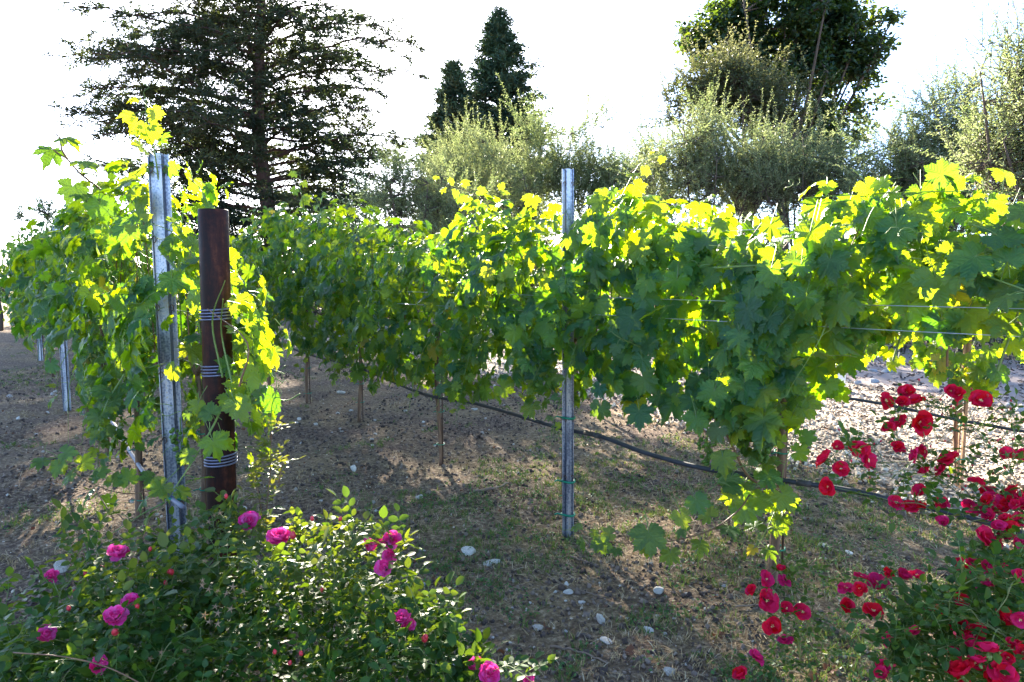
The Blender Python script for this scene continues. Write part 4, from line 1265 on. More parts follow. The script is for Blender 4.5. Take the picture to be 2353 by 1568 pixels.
# wires
def wire(row, z, s_a, s_b, label, r=.0015, sag=.006, off=0):
    s = np.linspace(s_a, s_b, 60)
    x, y, *_ = row_at(row, s)
    nn, dd = row_nrm(row, s)
    p = np.stack([x + nn[:, 0] * off, y + nn[:, 1] * off, z - sag * np.sin(np.linspace(0, math.pi * 4, 60)) ** 2], -1)
    mb = MB(); add_tube(mb, p, r, 5)
    return mb.build('wire', M['wire'], label=label, cat='wire')
eB, eA, eC = ROW['B'][1][-1], ROW['A'][1][-1], ROW['C'][1][-1]
wire('B', 1.31, 0, eB, 'thin steel trellis wire of the main row, upper of two crossing the right leaves', off=.25)
wire('B', 1.225, 0, eB, 'thin steel trellis wire of the main row, lower of two crossing the right leaves', off=.27)
wire('B', 1.62, 0, eB, 'top foliage wire of the main row hidden in yellow leaves', off=.02)
wire('A', 1.25, S('A', -1.215, 2.78), eA, 'steel wire of the left row fastened to the rusty pipe at the upper coil')
wire('A', 1.02, S('A', -1.215, 2.78), eA, 'steel wire of the left row fastened to the rusty pipe at the second coil')
wire('A', 1.55, S('A', -1.65, 3.33), eA, 'top foliage wire of the left row')
wire('C', .93, 0, eC, 'pale steel wire of the rear row in front of the dark hedge')
wire('C', 1.35, 0, eC, 'upper steel wire of the rear row among yellow leaves')
wire('C', .40, 0, S('C', 1.5, 6.6), 'thin wire strung just below the rear black hose', r=.0014)

# hoses
def hose(pts, r, m, label, joints=()):
    p = smooth_path(pts, 90)
    mb = MB(); add_tube(mb, p, r, 12)
    o = mb.build('irrigation_hose', m, label=label, cat='hose')
    ORG[o.name] = np.zeros(3)
    for a, b in joints:
        i, j = int(a * len(p)), max(int(a * len(p)) + 3, int(b * len(p)))
        mb = MB(); q = p[i:j]
        add_tube(mb, q, r * 1.22 + RNG.uniform(-1, 1, len(q)) * r * .1, 10)
        mb.build('tape_wrap', M['hose_tape'], o)
    return o
B_ = lambda px, py, Y: P(px, py, Y)
hose([B_(600, 770, 9.0), B_(700, 812, 7.9), B_(800, 838, 6.75), B_(880, 868, 6.0), B_(980, 908, 5.2), B_(1080, 925, 4.75), B_(1180, 952, 4.3), B_(1290, 985, 3.85),
      B_(1380, 1003, 3.55), B_(1480, 1040, 3.3), B_(1600, 1073, 3.05), B_(1700, 1090, 2.95), B_(1810, 1106, 2.85), B_(1900, 1118, 2.78), B_(2000, 1137, 2.68), B_(2100, 1160, 2.58), B_(2230, 1190, 2.45), B_(2400, 1240, 2.3)],
     .0115, M['black_hose'], 'black irrigation hose sagging along the main row in front of the trunks', joints=((.45, .475), (.63, .66), (.71, .74)))
hose([B_(2420, 1085, 2.65), B_(2300, 1170, 2.6), B_(2180, 1150, 2.65)], .010, M['black_hose'], 'short second black hose behind the densest red roses')
hose([B_(1700, 903, 5.6), B_(1800, 905, 5.3), B_(1850, 909, 5.15), B_(1950, 916, 4.95), B_(2060, 935, 4.75), B_(2200, 965, 4.5), B_(2420, 1003, 4.1)],
     .011, M['black_hose'], 'black irrigation hose of the rear row crossing in front of the white gravel', joints=((.18, .2),))
hose([B_(170, 850, 7.0), B_(190, 868, 6.6), B_(207, 905, 6.1), B_(225, 935, 5.6), B_(262, 975, 4.9), B_(300, 1040, 4.2), B_(350, 1110, 3.6), B_(420, 1165, 3.1)],
     .011, M['grey_hose'], 'pale grey irrigation hose hanging behind the left vine trunks')
def hdrip(a, b, label):
    mb = MB(); add_tube(mb, smooth_path([a, (a + b) / 2 + [.01, 0, .02], b], 10), .004, 6); mb.build('drip_line', M['black_hose'], label=label, cat='drip line')

# wooden stake and white grow tube
wb = np.array([3.03, 4.5, float(H(3.03, 4.5))])
ws = empty('wooden_stake', wb, 'slim orange brown wooden stake with green ties above the red roses', 'wooden stake')
mb = MB(); add_box(mb, wb + [0, 0, .55], .018, .018, 1.3); add_box(mb, wb + [-.024, .01, .5], .010, .010, 1.2); mb.build('shaft', M['wood_stake'], ws, smooth=False)
for z in (.22, .45, .62):
    a = np.linspace(0, 2 * math.pi, 13); mb = MB()
    add_tube(mb, wb + [-.008, 0, z] + np.stack([np.cos(a) * .03, np.sin(a) * .022, 0 * a], -1), .004, 5, cap=False)
    add_tube(mb, [wb + [-.04, -.02, z], wb + [-.065, -.03, z - .012]], .004, 5)
    mb.build('tie', M['tie'], ws)
tb = G(1925, 895)
gt = empty('grow_tube', tb, 'white square grow tube standing on gravel under the yellow leaves', 'grow tube')
mb = MB()
w = .062
c8 = [np.array([[-w, -w], [w, -w], [w, w], [-w, w]]), np.array([[-w, -w], [w, -w], [w, w], [-w, w]]) * .94]
V = []
for ring, z in ((c8[0], -.02), (c8[0], .52), (c8[1], .52), (c8[1], .1)):
    for q in ring: V.append([q[0] + .02 * z, q[1], z])
V = np.array(V) + tb
Q = [[i * 4 + j, i * 4 + (j + 1) % 4, i * 4 + 4 + (j + 1) % 4, i * 4 + 4 + j] for i in range(3) for j in range(4)]
mb.add(V, np.array(Q)); mb.build('sleeve', M['white_tube'], gt, smooth=False)

# ================================================================== ROSES
def rose_leaflet(seed):
    r = np.random.default_rng(seed)
    ys = [0, .22, .5, .78, 1.0]; ws = [0, .25, .33, .22, 0]
    fold = r.uniform(.15, .5); cur = r.uniform(-.05, .3)
    V = []; vd = []; vt = []
    for y, w in zip(ys, ws):
        for sx in (-1, 0, 1):
            if w == 0 and sx: continue
            V.append([sx * w * (1 + r.normal(0, .05)), y, abs(sx) * w * fold - cur * y * y]); vd.append(abs(sx) * w); vt.append(y)
    # indices: 0, (1,2,3), (4,5,6), (7,8,9), 10
    F = [[0, 2, 1], [0, 3, 2], [1, 2, 5], [1, 5, 4], [2, 3, 6], [2, 6, 5], [4, 5, 8], [4, 8, 7], [5, 6, 9], [5, 9, 8], [7, 8, 10], [8, 9, 10]]
    return np.array(V), np.array(F), np.array(vd), np.array(vt)
RL = [rose_leaflet(s) for s in range(5)]
RLM = [leaf_mesh(T, 'rose_leaf', M['rose_leaf']) for T in RL]

def petal(seed, cup=.35, frill=.08, wid=.55):
    r = np.random.default_rng(seed)
    V = []; nu, nv = 5, 5
    for j in range(nv):
        v = j / (nv - 1)
        w = wid * math.sin(min(1, v * 1.15 + .12) * math.pi * .62) * (1 if v < .99 else .75)
        for i in range(nu):
            u = i / (nu - 1) * 2 - 1
            y = v * (1 - .16 * u * u * v) + (.05 if abs(u) < .3 and v > .9 else 0) * -1
            z = cup * v * v - .25 * v + .30 * (u * w) ** 2 * 2 + (frill * r.normal() * v * v if v > .5 else 0) - .18 * max(0, v - .75) * 2
            V.append([u * w, y, z])
    F = []
    for j in range(nv - 1):
        for i in range(nu - 1):
            a = j * nu + i; F.append([a, a + 1, a + nu + 1, a + nu])
    mb = MB(); mb.add(np.array(V), np.array(F), np.array([.5, 0, 0, 0]))
    return mb
PET_P = [petal(s, .55, .09, .5).mesh('petal', M['pink_petal']) for s in range(4)]
PET_R = [petal(s + 10, .34, .11, .58).mesh('petal', M['red_petal']) for s in range(4)]

def sepals(mb, c, f, r):
    u = nrm(np.cross(f, [.2, .9, .3])); v = np.cross(f, u)
    add_tube(mb, [c - f * r * .55, c - f * r * .28, c - f * r * .05], [r * .10, r * .20, r * .12], 7)
    for k in range(5):
        a = k * 2 * math.pi / 5 + .3
        d = math.cos(a) * u + math.sin(a) * v
        s = np.cross(f, d)
        mb.add([c - f * r * .2 + s * r * .1, c - f * r * .2 - s * r * .1, c - f * r * .22 + d * r * .62, c - f * r * .2 + d * r * .3 + f * r * .03], [[0, 1, 3], [1, 2, 3], [2, 0, 3]])

def bloom(bush, c, f, r, kind, openness=1.0, tone=0.0, label=None):
    c = np.asarray(c, float); f = nrm(f)
    mb = MB(); sepals(mb, c, f, r)
    fl = mb.build('flower', M['green_stem'], bush, label=label)
    u = nrm(np.cross(f, [.2, .3, .9])); v = np.cross(f, u)
    # stamens
    mb = MB()
    for k in range(16 if kind == 'red' else 8):
        a = RNG.uniform(0, 6.28); q = RNG.uniform(.03, .16) * r
        d = math.cos(a) * u + math.sin(a) * v
        add_tube(mb, [c, c + d * q * 1.2 + f * r * .18], [r * .012, r * .035], 4)
    mb.build('stamens', M['stamen'], fl)
    layers = [(5, 1.0, .10), (4, .86, .38), (3, .6, .75)] if kind == 'red' else [(7, 1.0, .08), (6, .9, .32), (5, .74, .6), (4, .55, .95), (3, .4, 1.25)]
    for li, (n, s, el) in enumerate(layers):
        el = el + (1 - openness) * .9
        a0 = RNG.uniform(0, 6.28)
        for k in range(n):
            if kind == 'red' and li == 2 and RNG.uniform() < .4: continue
            a = a0 + k * 2 * math.pi / n + RNG.normal(0, .1)
            d = math.cos(a) * u + math.sin(a) * v
            e = el + RNG.normal(0, .2)
            y = d * math.cos(e) + f * math.sin(e)
            z = -d * math.sin(e) + f * math.cos(e)
            x = np.cross(y, z)
            tn = float(np.clip(tone + RNG.uniform(-.12, .3) * (1 if kind == 'red' else .4), 0, 1))
            inst('petal', (PET_R if kind == 'red' else PET_P)[int(RNG.integers(0, 4))], fl, c + f * r * .02 * li, np.stack([x, y, z], -1), r * s * RNG.uniform(.9, 1.08), (tn, 0, 0, 1))
    return fl

def bud(bush, c, f, r, m='red_bud'):
    f = nrm(f)
    t = np.linspace(0, 1, 7)
    mb = MB(); add_tube(mb, c + f * (t * r * 2.2)[:, None], r * np.sin(t * math.pi * .9 + .25) * .72, 8)
    o = mb.build('bud', M[m], bush)
    mb = MB(); sepals(mb, c + f * r * .9, f, r * 1.6); mb.build('calyx', M['green_stem'], o)

def spent(bush, c, f, r):
    """dried star-shaped calyx left after the petals have dropped"""
    f = nrm(f); u = nrm(np.cross(f, [.1, .9, .3])); v = np.cross(f, u)
    mb = MB()
    add_tube(mb, [c - f * r * .5, c - f * r * .2, c], [r * .12, r * .25, r * .2], 7)
    for k in range(5):
        a = k * 2 * math.pi / 5 + RNG.normal(0, .1); d = math.cos(a) * u + math.sin(a) * v - f * RNG.uniform(-.1, .35); s = np.cross(f, d)
        mb.add([c + s * r * .17, c - s * r * .17, c + d * r, c + d * r * .5 + f * r * .08], [[0, 1, 3], [1, 2, 3], [2, 0, 3]], np.array([.5, 0, RNG.uniform(), 0]))
    mb.build('spent_flower', M['spent'], bush)

def compound(q, t, out, size=.02, n=5, tone=0.0):
    """a rose leaf of n leaflets along a rachis leaving q in direction t"""
    t = nrm(t + np.array([0, 0, .15]))
    side = nrm(np.cross(t, [0, 0, 1]) + RNG.normal(0, .15, 3))
    up = np.cross(side, t)
    Lr = size * n * .62
    pts = [(1.0, 0)] + [(f, sg) for f in ([.62, .25] if n == 5 else [.7, .45, .2]) for sg in (-1, 1)]
    rn = RNG.uniform()
    for f, sg in pts:
        b = q + t * Lr * f + np.array([0, 0, -.12 * Lr * f * f])
        d = t if sg == 0 else t * .35 + side * sg
        no = up + RNG.normal(0, .28, 3)
        s = size * (1.15 if sg == 0 else (.95 if f > .5 else .8)) * RNG.uniform(.85, 1.15)
        out['pos'].append(b); out['R'].append(frames(no[None], np.asarray(d)[None])[0]); out['s'].append(s * 1.25); out['t'].append(tone)
    out['rachis'].append((q, q + t * Lr * .5 + [0, 0, -.02 * Lr], q + t * Lr + [0, 0, -.12 * Lr]))

def grow_canes(bush, roots, targets, out, leaf_size, rbase=.006, leaf_gap=.05, leaf_from=.2, m='rose_cane', ltone=None, arch=.25):
    """canes that reach every target, each branching off the nearest cane already grown"""
    nodes = []       # (point, level radius)
    order = sorted(range(len(targets)), key=lambda i: -np.linalg.norm(targets[i] - roots[0]) if i % 4 == 0 else 99 - i)
    for i in order:
        tg = targets[i]
        best = None
        for (p, r) in nodes:
            dd = np.linalg.norm(tg - p)
            if p[2] > tg[2] - .02 or dd < .05: continue
            c = dd + .25 * abs((tg - p)[2] < 0)
            if best is None or c < best[0]: best = (c, p, r)
        rt = roots[int(RNG.integers(0, len(roots)))]
        if best is None or best[0] > .45 * np.linalg.norm(tg - rt) + .04 or not nodes:
            a, r = rt + RNG.normal(0, .025, 3) * [1, 1, 0], rbase
        else:
            a, r = best[1], max(.0013, best[2] * .62)
        Ld = np.linalg.norm(tg - a)
        mid = (a + tg) / 2 + np.array([0, 0, arch * Ld * .6]) + RNG.normal(0, .05 * Ld, 3)
        pth = smooth_path([a, mid, tg], 14)
        mb = MB(); add_tube(mb, pth, np.linspace(r, max(.0011, r * .35), len(pth)), 6)
        mb.build('cane', M[m], bush)
        for j in range(2, len(pth) - 1, 1): nodes.append((pth[j], r * (1 - .6 * j / len(pth))))
        seg = np.linalg.norm(np.diff(pth, axis=0), axis=1).sum()
        k = int(seg / leaf_gap)
        for q in range(k):
            f = leaf_from + (1 - leaf_from) * (q + RNG.uniform(0, 1)) / max(1, k)
            f = min(f, .97)
            idx = f * (len(pth) - 1); i0 = int(idx); b = pth[i0] * (1 - (idx - i0)) + pth[min(i0 + 1, len(pth) - 1)] * (idx - i0)
            ax = nrm(pth[min(i0 + 1, len(pth) - 1)] - pth[max(i0 - 1, 0)])
            d = nrm(np.cross(ax, RNG.normal(0, 1, 3)) + ax * .5)
            tn = ltone(b) if ltone else RNG.uniform(0, .1)
            compound(b, d, out, leaf_size * RNG.uniform(.75, 1.2), 5 if RNG.uniform() < .75 else 7, tn)

def finish_leaves(bush, out, limit=300):
    n = len(out['pos'])
    place_leaves(bush, RL, RLM, np.array(out['pos']), np.array(out['R']), np.array(out['s']), np.array(out['t']), limit, M['rose_leaf'], 'foliage')
    mb = MB()
    for a, b, c in out['rachis']: add_tube(mb, [a, b, c], [.0011, .0009, .0006], 3, cap=False)
    mb.build('leaf_stalks', M['green_stem'], bush, kind='stuff')

def q4(x, y, Y): return P(1176.5 + x * .5, 784 + y * .5, Y)
def q3(x, y, Y): return P(x * .5, 784 + y * .5, Y)

# ---- pink rose bush, bottom left
pk = empty('rose_bush', (-.82, 2.0, 0), 'dark leafy rose bush with hot pink double blooms and dried tan seed heads', 'rose bush')
out = dict(pos=[], R=[], s=[], t=[], rachis=[])
pink = [(1145, 832, 2.15, 50, .0), (1285, 912, 2.02, 60, 0), (540, 980, 1.95, 52, 0), (788, 1075, 1.95, 26, .5), (530, 1275, 1.72, 58, 0), (598, 1200, 1.76, 40, 0), (535, 1350, 1.7, 26, .6),
        (212, 1352, 1.75, 46, .15), (452, 1490, 1.7, 46, .1), (1800, 915, 1.98, 44, .1), (1695, 935, 2.0, 36, .2), (1790, 985, 1.96, 38, .2), (1765, 1048, 1.92, 46, .05), (1850, 1278, 1.8, 44, .2), (1878, 1305, 1.8, 34, .3),
        (2190, 1497, 1.85, 46, .0), (2250, 1530, 1.8, 52, 0), (240, 1085, 1.95, 34, .2), (1605, 1015, 2.0, 18, .5), (1345, 912, 2.0, 24, .7), (1745, 930, 2.0, 30, .1), (75 + 2353, 1556, 1.75, 30, 0), (975 * 2, 1385, 1.8, 26, .3)]
tg = []
for x, y, Y, w, tone in pink:
    c = q3(x, y, Y); tg.append(c)
cen = np.array([-.85, 2.0, .25])
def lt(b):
    return float(np.clip(RNG.normal(.02, .05) + (b[2] > .50) * RNG.uniform(0, .45), 0, 1))  # upper leaves get a yellower tone, painting sunlight on the bush top
extra_t = []
# outline of the bush: target tips spread over its surface
outline = [(60, 1150, 1.95), (130, 1240, 1.85), (260, 900, 2.1), (400, 880, 2.1), (480, 1000, 2.0), (330, 1100, 1.9), (640, 900, 2.1), (860, 880, 2.2), (900, 800, 2.2), (980, 790, 2.2), (1080, 770, 2.2), (1000, 860, 2.1),
           (1180, 900, 2.1), (1250, 860, 2.15), (1400, 880, 2.1), (1470, 850, 2.1), (1520, 900, 2.05), (1600, 900, 2.0), (1640, 850, 2.05), (1620, 800, 2.1), (1760, 850, 2.0), (1820, 880, 2.0), (1850, 1000, 1.95), (1860, 1100, 1.9),
           (1700, 1100, 1.85), (1950, 1280, 1.8), (2050, 1250, 1.85), (2110, 1220, 1.85), (1950, 1400, 1.75), (1800, 1450, 1.7), (1500, 1000, 1.9), (1400, 1050, 1.85), (1300, 1020, 1.9), (1200, 1050, 1.9), (1100, 1000, 1.9), (1000, 1000, 1.9),
           (900, 1000, 1.95), (800, 1000, 1.95), (700, 1050, 1.9), (600, 1100, 1.85), (100, 1330, 1.75), (30, 1380, 1.75), (300, 1250, 1.8), (350, 1420, 1.7), (200, 1480, 1.65)]
for x, y, Y in outline: extra_t.append(q3(x + RNG.normal(0, 10), y + RNG.normal(0, 10), Y))
for k in range(150):
    a = RNG.uniform(0, 6.28); e = RNG.uniform(0, 1) ** .6
    d = np.array([math.cos(a) * .80 * math.sqrt(e), math.sin(a) * .36 * math.sqrt(e), .36 * math.sqrt(max(0, 1 - e)) + RNG.uniform(0, .1)])
    extra_t.append(np.array([-.85, 1.98, .05]) + d)
grow_canes(pk, [np.array([-.95, 2.05, 0]), np.array([-.7, 2.0, 0]), np.array([-.85, 1.95, 0])], tg + extra_t, out, .025, rbase=.005, leaf_gap=.024, ltone=lt)
for k in range(260):          # taller growth round the foot of the pipe
    x = RNG.normal(500, 75); y = RNG.uniform(1165, 1420) + abs(x - 500) * .35
    compound(P(x, y, RNG.uniform(2.15, 2.55)), RNG.normal(0, 1, 3) + [0, 0, .5], out, RNG.uniform(.015, .024), 5, float(RNG.uniform(0, .25)))
for k in range(1250):
    a = RNG.uniform(0, 6.28); e = RNG.uniform(0, 1) ** .5
    b = np.array([-.86 + math.cos(a) * .82 * e, 1.99 + math.sin(a) * .36 * e, 0])
    b[2] = RNG.uniform(.05, 1) ** .5 * (.12 + .44 * math.sqrt(max(0, 1 - e * e)) * (1 + .2 * math.sin(b[0] * 9)))
    compound(b, RNG.normal(0, 1, 3) + [0, 0, .4], out, RNG.uniform(.018, .028), 5, lt(b))
# upright shoots; those on the right get sunlight painted in as yellow leaf tone
for pth, gap in (([(612, 1235, 2.25), (612, 1180, 2.27), (620, 1090, 2.3), (622, 1040, 2.3), (624, 985, 2.3)], .010), ([(600, 1170, 2.27), (590, 1120, 2.28), (570, 1070, 2.3)], .014), ([(640, 1110, 2.3), (650, 1060, 2.3)], .012), ([(560, 1260, 2.2), (540, 1190, 2.2), (520, 1150, 2.22)], .03),
                 ([(260, 1190, 2.4), (235, 1150, 2.45), (210, 1110, 2.5)], .035), ([(300, 1230, 2.3), (280, 1190, 2.35), (250, 1170, 2.4)], .03)):
    w = smooth_path([P(*p_) for p_ in pth], 16)
    mb = MB(); add_tube(mb, w, np.linspace(.003, .0012, len(w)), 5); mb.build('cane', M['brown_cane'], pk)
    Lw = np.linalg.norm(np.diff(w, axis=0), axis=1).sum()
    for i in range(int(Lw / gap)):
        b = w[int(RNG.uniform(.05, .99) * len(w))]
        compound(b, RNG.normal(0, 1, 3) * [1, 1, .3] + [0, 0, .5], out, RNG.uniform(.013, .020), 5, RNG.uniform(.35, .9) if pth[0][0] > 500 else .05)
finish_leaves(pk, out)
for (x, y, Y, w, tone), c in zip(pink, tg):
    r = w / 2 / FPX * Y * 1.1
    toc = nrm(EYE - c)
    f = toc * RNG.uniform(.6, 1.1) + np.array([0, .1, .5]) + RNG.normal(0, .3, 3)
    if w < 30: bud(pk, c, f + [0, 0, .6], r * .8); continue
    bloom(pk, c, f, r, 'pink', RNG.uniform(.75, 1), tone)
for x, y in [(1435, 828), (1040, 725), (478, 1050), (353, 1162), (320, 1240), (637, 1228), (762, 1122), (1265, 1440), (1330, 1490), (1560, 828), (1388, 1447), (690, 967), (400, 1080), (1480, 1155), (1960, 1370)]:
    bud(pk, q3(x, y, 1.95 if y < 1200 else 1.75), np.array([RNG.normal(0, .3), -.2, 1]), .008)
for x, y in [(960, 830), (985, 800), (930, 850), (900, 870), (1010, 790), (930, 1120), (960, 1140), (1000, 1150), (1040, 1160), (1080, 1180), (1120, 1150), (990, 1220), (1000, 1250), (960, 1290), (1000, 1300), (940, 1260), (850, 1420), (790, 1480), (740, 1430), (760, 1520), (930, 1100), (1070, 1130),
             (1190, 1400), (920, 900), (940, 1010), (1200, 1130), (1060, 1230), (690, 1460)]:
    spent(pk, q3(x, y, (2.12 if y < 1000 else 1.72) + RNG.normal(0, .02)), nrm(EYE - q3(x, y, 2)) + RNG.normal(0, .4, 3) + [0, 0, .3], RNG.uniform(.009, .014))
# long bare cane across the bottom left
w = smooth_path([P(30, 1500, 1.62), P(150, 1510, 1.6), P(250, 1535, 1.58), P(340, 1580, 1.55)], 16)
mb = MB(); add_tube(mb, w, .0016, 6); mb.build('cane', M['brown_cane'], pk)

# ---- red rose bush, right
rd = empty('rose_bush', (1.5, 1.85, 0), 'large arching rose bush crowded with single red blooms at the right edge', 'rose bush')
RR = np.random.default_rng(5)
F = [(int(RR.uniform(2050, 2390)), int(RR.uniform(700, 1570))) for _ in range(16)] + [(int(2353 - 330 * RR.uniform() ** 1.5), int(RR.uniform(690, 900))) for _ in range(6)] + [(1715, 275), (1790, 285), (1815, 240), (1858, 280), (2015, 230), (2060, 248), (2152, 275), (1735, 402), (1870, 372), (1780, 378), (1440, 548), (1490, 487), (1595, 495), (1633, 548), (1510, 592), (1455, 668),
     (1770, 495), (1860, 525), (1905, 508), (1900, 605), (2010, 545), (1975, 590), (2275, 520), (2340, 525), (2135, 648), (1880, 690), (1850, 765), (1765, 745), (1965, 750), (1975, 835), (2190, 705), (2200, 750), (2265, 740),
     (2330, 755), (2200, 810), (2270, 820), (2330, 820), (2170, 920), (2335, 930), (2125, 1020), (2232, 1062), (2095, 1065), (2335, 1090), (1538, 1140), (1605, 1085), (1600, 1140), (1680, 1112), (1745, 1062), (1790, 1085),
     (1860, 1078), (1530, 1220), (1660, 1243), (1845, 1338), (1740, 1375), (1970, 1240), (2065, 1190), (2075, 1320), (2130, 1350), (2190, 1430), (2255, 1275), (2335, 1280), (1710, 1490), (1700, 1530), (2070, 1530),
     (2260, 1530), (2025, 1440), (1930, 1240), (2160, 1395), (2240, 860), (2300, 870), (2150, 780), (2310, 700), (2240, 780), (2040, 1300), (2090, 1380), (2290, 1400), (2150, 1480)]
BIG = {(1870, 372): 56, (1440, 548): 44, (2170, 920): 62, (2232, 1062): 58, (2190, 1430): 56, (2255, 1275): 54, (2075, 1320): 52, (2130, 1350): 50, (2070, 1530): 66, (2260, 1530): 58, (2152, 275): 44, (2010, 545): 46, (1530, 1220): 40,
       (1660, 1243): 44, (1680, 1112): 44, (2330, 755): 52, (2200, 750): 50, (1850, 765): 46}
fl = []
for x, y in F:
    Y = 2.25 - .55 * np.clip((y - 300) / 1200, 0, 1) - .25 * np.clip((x - 1700) / 650, 0, 1) * np.clip((y - 500) / 600, 0, 1) + RNG.normal(0, .03)
    Y = min(Y, 1.9 if y > 1050 else 9)
    fl.append((q4(x, y, Y), BIG.get((x, y), RNG.uniform(30, 40)), Y))
out = dict(pos=[], R=[], s=[], t=[], rachis=[])
tg = [a[0] for a in fl]
extra_t = []
for x, y, Y in [(2000, 300, 2.3), (2200, 250, 2.3), (2280, 330, 2.3), (2330, 380, 2.25), (2270, 300, 2.3), (2240, 430, 2.2), (1650, 480, 2.3), (1680, 560, 2.3), (1560, 460, 2.3), (1950, 270, 2.3), (2100, 400, 2.25), (2320, 470, 2.2), (1660, 620, 2.2),
                (2000, 640, 2.2), (2100, 560, 2.2), (1800, 620, 2.2), (2050, 700, 2.1), (2210, 600, 2.1), (1960, 420, 2.3), (1990, 350, 2.3), (2180, 470, 2.2)]:
    extra_t.append(q4(x, y, Y))
buds_at = list(extra_t)
for k in range(105):
    x = RNG.uniform(1850, 2400); y = RNG.uniform(980, 1560)
    if x < 2050 and y < 1150: continue
    extra_t.append(q4(x, y, RNG.uniform(1.55, 2.0)))
grow_canes(rd, [np.array([1.75, 1.8, 0]), np.array([1.6, 1.9, 0]), np.array([1.85, 1.7, 0])], tg + extra_t, out, .020, rbase=.0065, leaf_gap=.05, ltone=lambda b: float(np.clip(RNG.normal(.0, .1), 0, 1)), leaf_from=.15)
for k in range(520):                        # dense dark lower foliage
    x = 2353 - 620 * RNG.uniform(0, 1) ** 1.7; y = RNG.uniform(950 + (2353 - x) * .5, 1590)
    compound(q4(x, y, RNG.uniform(1.6, 2.0)), RNG.normal(0, 1, 3), out, RNG.uniform(.017, .026), 5, 0)
finish_leaves(rd, out)
for (c, w, Y) in fl:
    r = w / 2 / FPX * Y * 1.22
    toc = nrm(EYE - c)
    f = toc * RNG.uniform(.1, 1.2) + np.array([0, .1, .6]) + RNG.normal(0, .5, 3)
    bloom(rd, c, f, r, 'red', RNG.uniform(.35, 1), RNG.uniform(0, .22) if c[2] > .85 else RNG.uniform(0, .75) ** 1.6)
def sepal_buds(bush, c, n):
    for k in range(n):
        q = c + RNG.normal(0, .016, 3)
        d = np.array([RNG.normal(0, .35), RNG.normal(0, .35), 1])
        bud(bush, q, d, .0048, 'green_stem' if k % 3 else 'red_bud')
        mb = MB(); add_tube(mb, [q, (q + c) / 2 - [0, 0, .012], c - [0, 0, .03]], .0009, 4, cap=False); mb.build('flower_stalk', M['rose_cane'], bush)
for c in buds_at: sepal_buds(rd, c, 4)
for (c, w, Y) in fl[::4]: sepal_buds(rd, c + [.02, 0, .015], 2)

# ---- low red rose at the foot of the brown trunk
lr = empty('rose_bush', (1.02, 2.3, 0), 'low sprawling rose with a few crimson blooms at the foot of the brown vine trunk', 'rose bush')
low = [(1168, 1095, 40, .5), (1235, 1055, 30, .2), (1247, 1105, 34, .9), (1108, 1153, 36, .2), (1170, 1195, 52, .3), (1262, 1230, 30, .2), (1335, 1245, 38, .3), (1195, 1310, 46, 0), (1262, 1388, 40, .8), (1120, 1452, 40, .8), (1055, 1545, 44, .1), (1195, 1160, 34, .2)]
out = dict(pos=[], R=[], s=[], t=[], rachis=[])
pts = [q4(x, y, 2.15) for x, y, *_ in low]
ex = [q4(x, y, 2.15) for x, y in [(1250, 1000), (1300, 1150), (1380, 1180), (1310, 1310), (1480, 1290), (1440, 1080), (1350, 1400), (1280, 1470), (1460, 1440), (1150, 1500), (1400, 1300), (1240, 1280), (1300, 1360)]]
grow_canes(lr, [np.array([1.0, 2.35, 0]), np.array([1.05, 2.3, 0])], pts + ex, out, .016, rbase=.003, leaf_gap=.04)
finish_leaves(lr, out)
for (x, y, w, tone), c in zip(low, pts):
    bloom(lr, c, nrm(EYE - c) * .6 + np.array([0, 0, .5]) + RNG.normal(0, .5, 3), w / 2 / FPX * 2.15 * 1.15, 'red', RNG.uniform(.4, 1), tone)

# dead curled leaves on the soil
for i, (px, py) in enumerate([(1085, 1470), (1210, 1500), (1225, 1520), (1110, 1505), (1005, 1330), (1060, 1180), (1450, 1500), (1150, 1480), (1870, 1560), (1905, 1548), (620, 1000), (560, 990), (1255, 1430), (1190, 1545)]):
    T = GL[i % 8]; mb = MB()
    V = T[0] * .028 * RNG.uniform(.7, 1.2); V[:, 2] = V[:, 2] * 1.5 + .9 * V[:, 0] ** 2 / .03
    Rm = rot_rand(1, tilt=.5)[0]; p_ = G(px, py); p_[2] = float(H(p_[0], p_[1])) + .018
    mb.add(V @ Rm.T + p_, T[1], np.column_stack([T[2], T[3], np.full(len(V), RNG.uniform()), 0 * T[2]]))
    mb.build('dead_leaf', M['dead_leaf'], label='curled dry reddish brown leaf lying on the foreground soil', cat='dead leaf', group='dead leaves on the soil')

# ================================================================== TREES
def cards(mb, pos, d, nr, ln, wd, rnd=None, tone=0.0, bend=.12):
    """leaf-shaped quads: base, side, tip, side, folded a little"""
    Rm = frames(nr, d)
    n = len(pos)
    T = (np.array([[0, 0, 0], [.5, .45, bend], [0, 1, -bend], [-.5, .45, bend]]), np.array([[0, 1, 2, 3]]))
    T = (T[0], np.array([[0, 1, 2], [0, 2, 3]]))
    scatter(mb, T, pos, Rm, np.stack([np.broadcast_to(wd, n), np.broadcast_to(ln, n), np.broadcast_to(ln, n)], -1), rnd=rnd, tone=tone if np.ndim(tone) else np.full(n, tone))

def clumprnd(pos, f=1.2):
    """slow random value over space so that clumps share a tone"""
    v = np.sin(pos[:, 0] * f * 1.7 + pos[:, 2] * f * 2.3) + np.sin(pos[:, 1] * f * 2.1 - pos[:, 2] * f * 1.3 + 2)
    return np.clip(.5 + .18 * v + RNG.normal(0, .14, len(pos)), 0.01, .99)

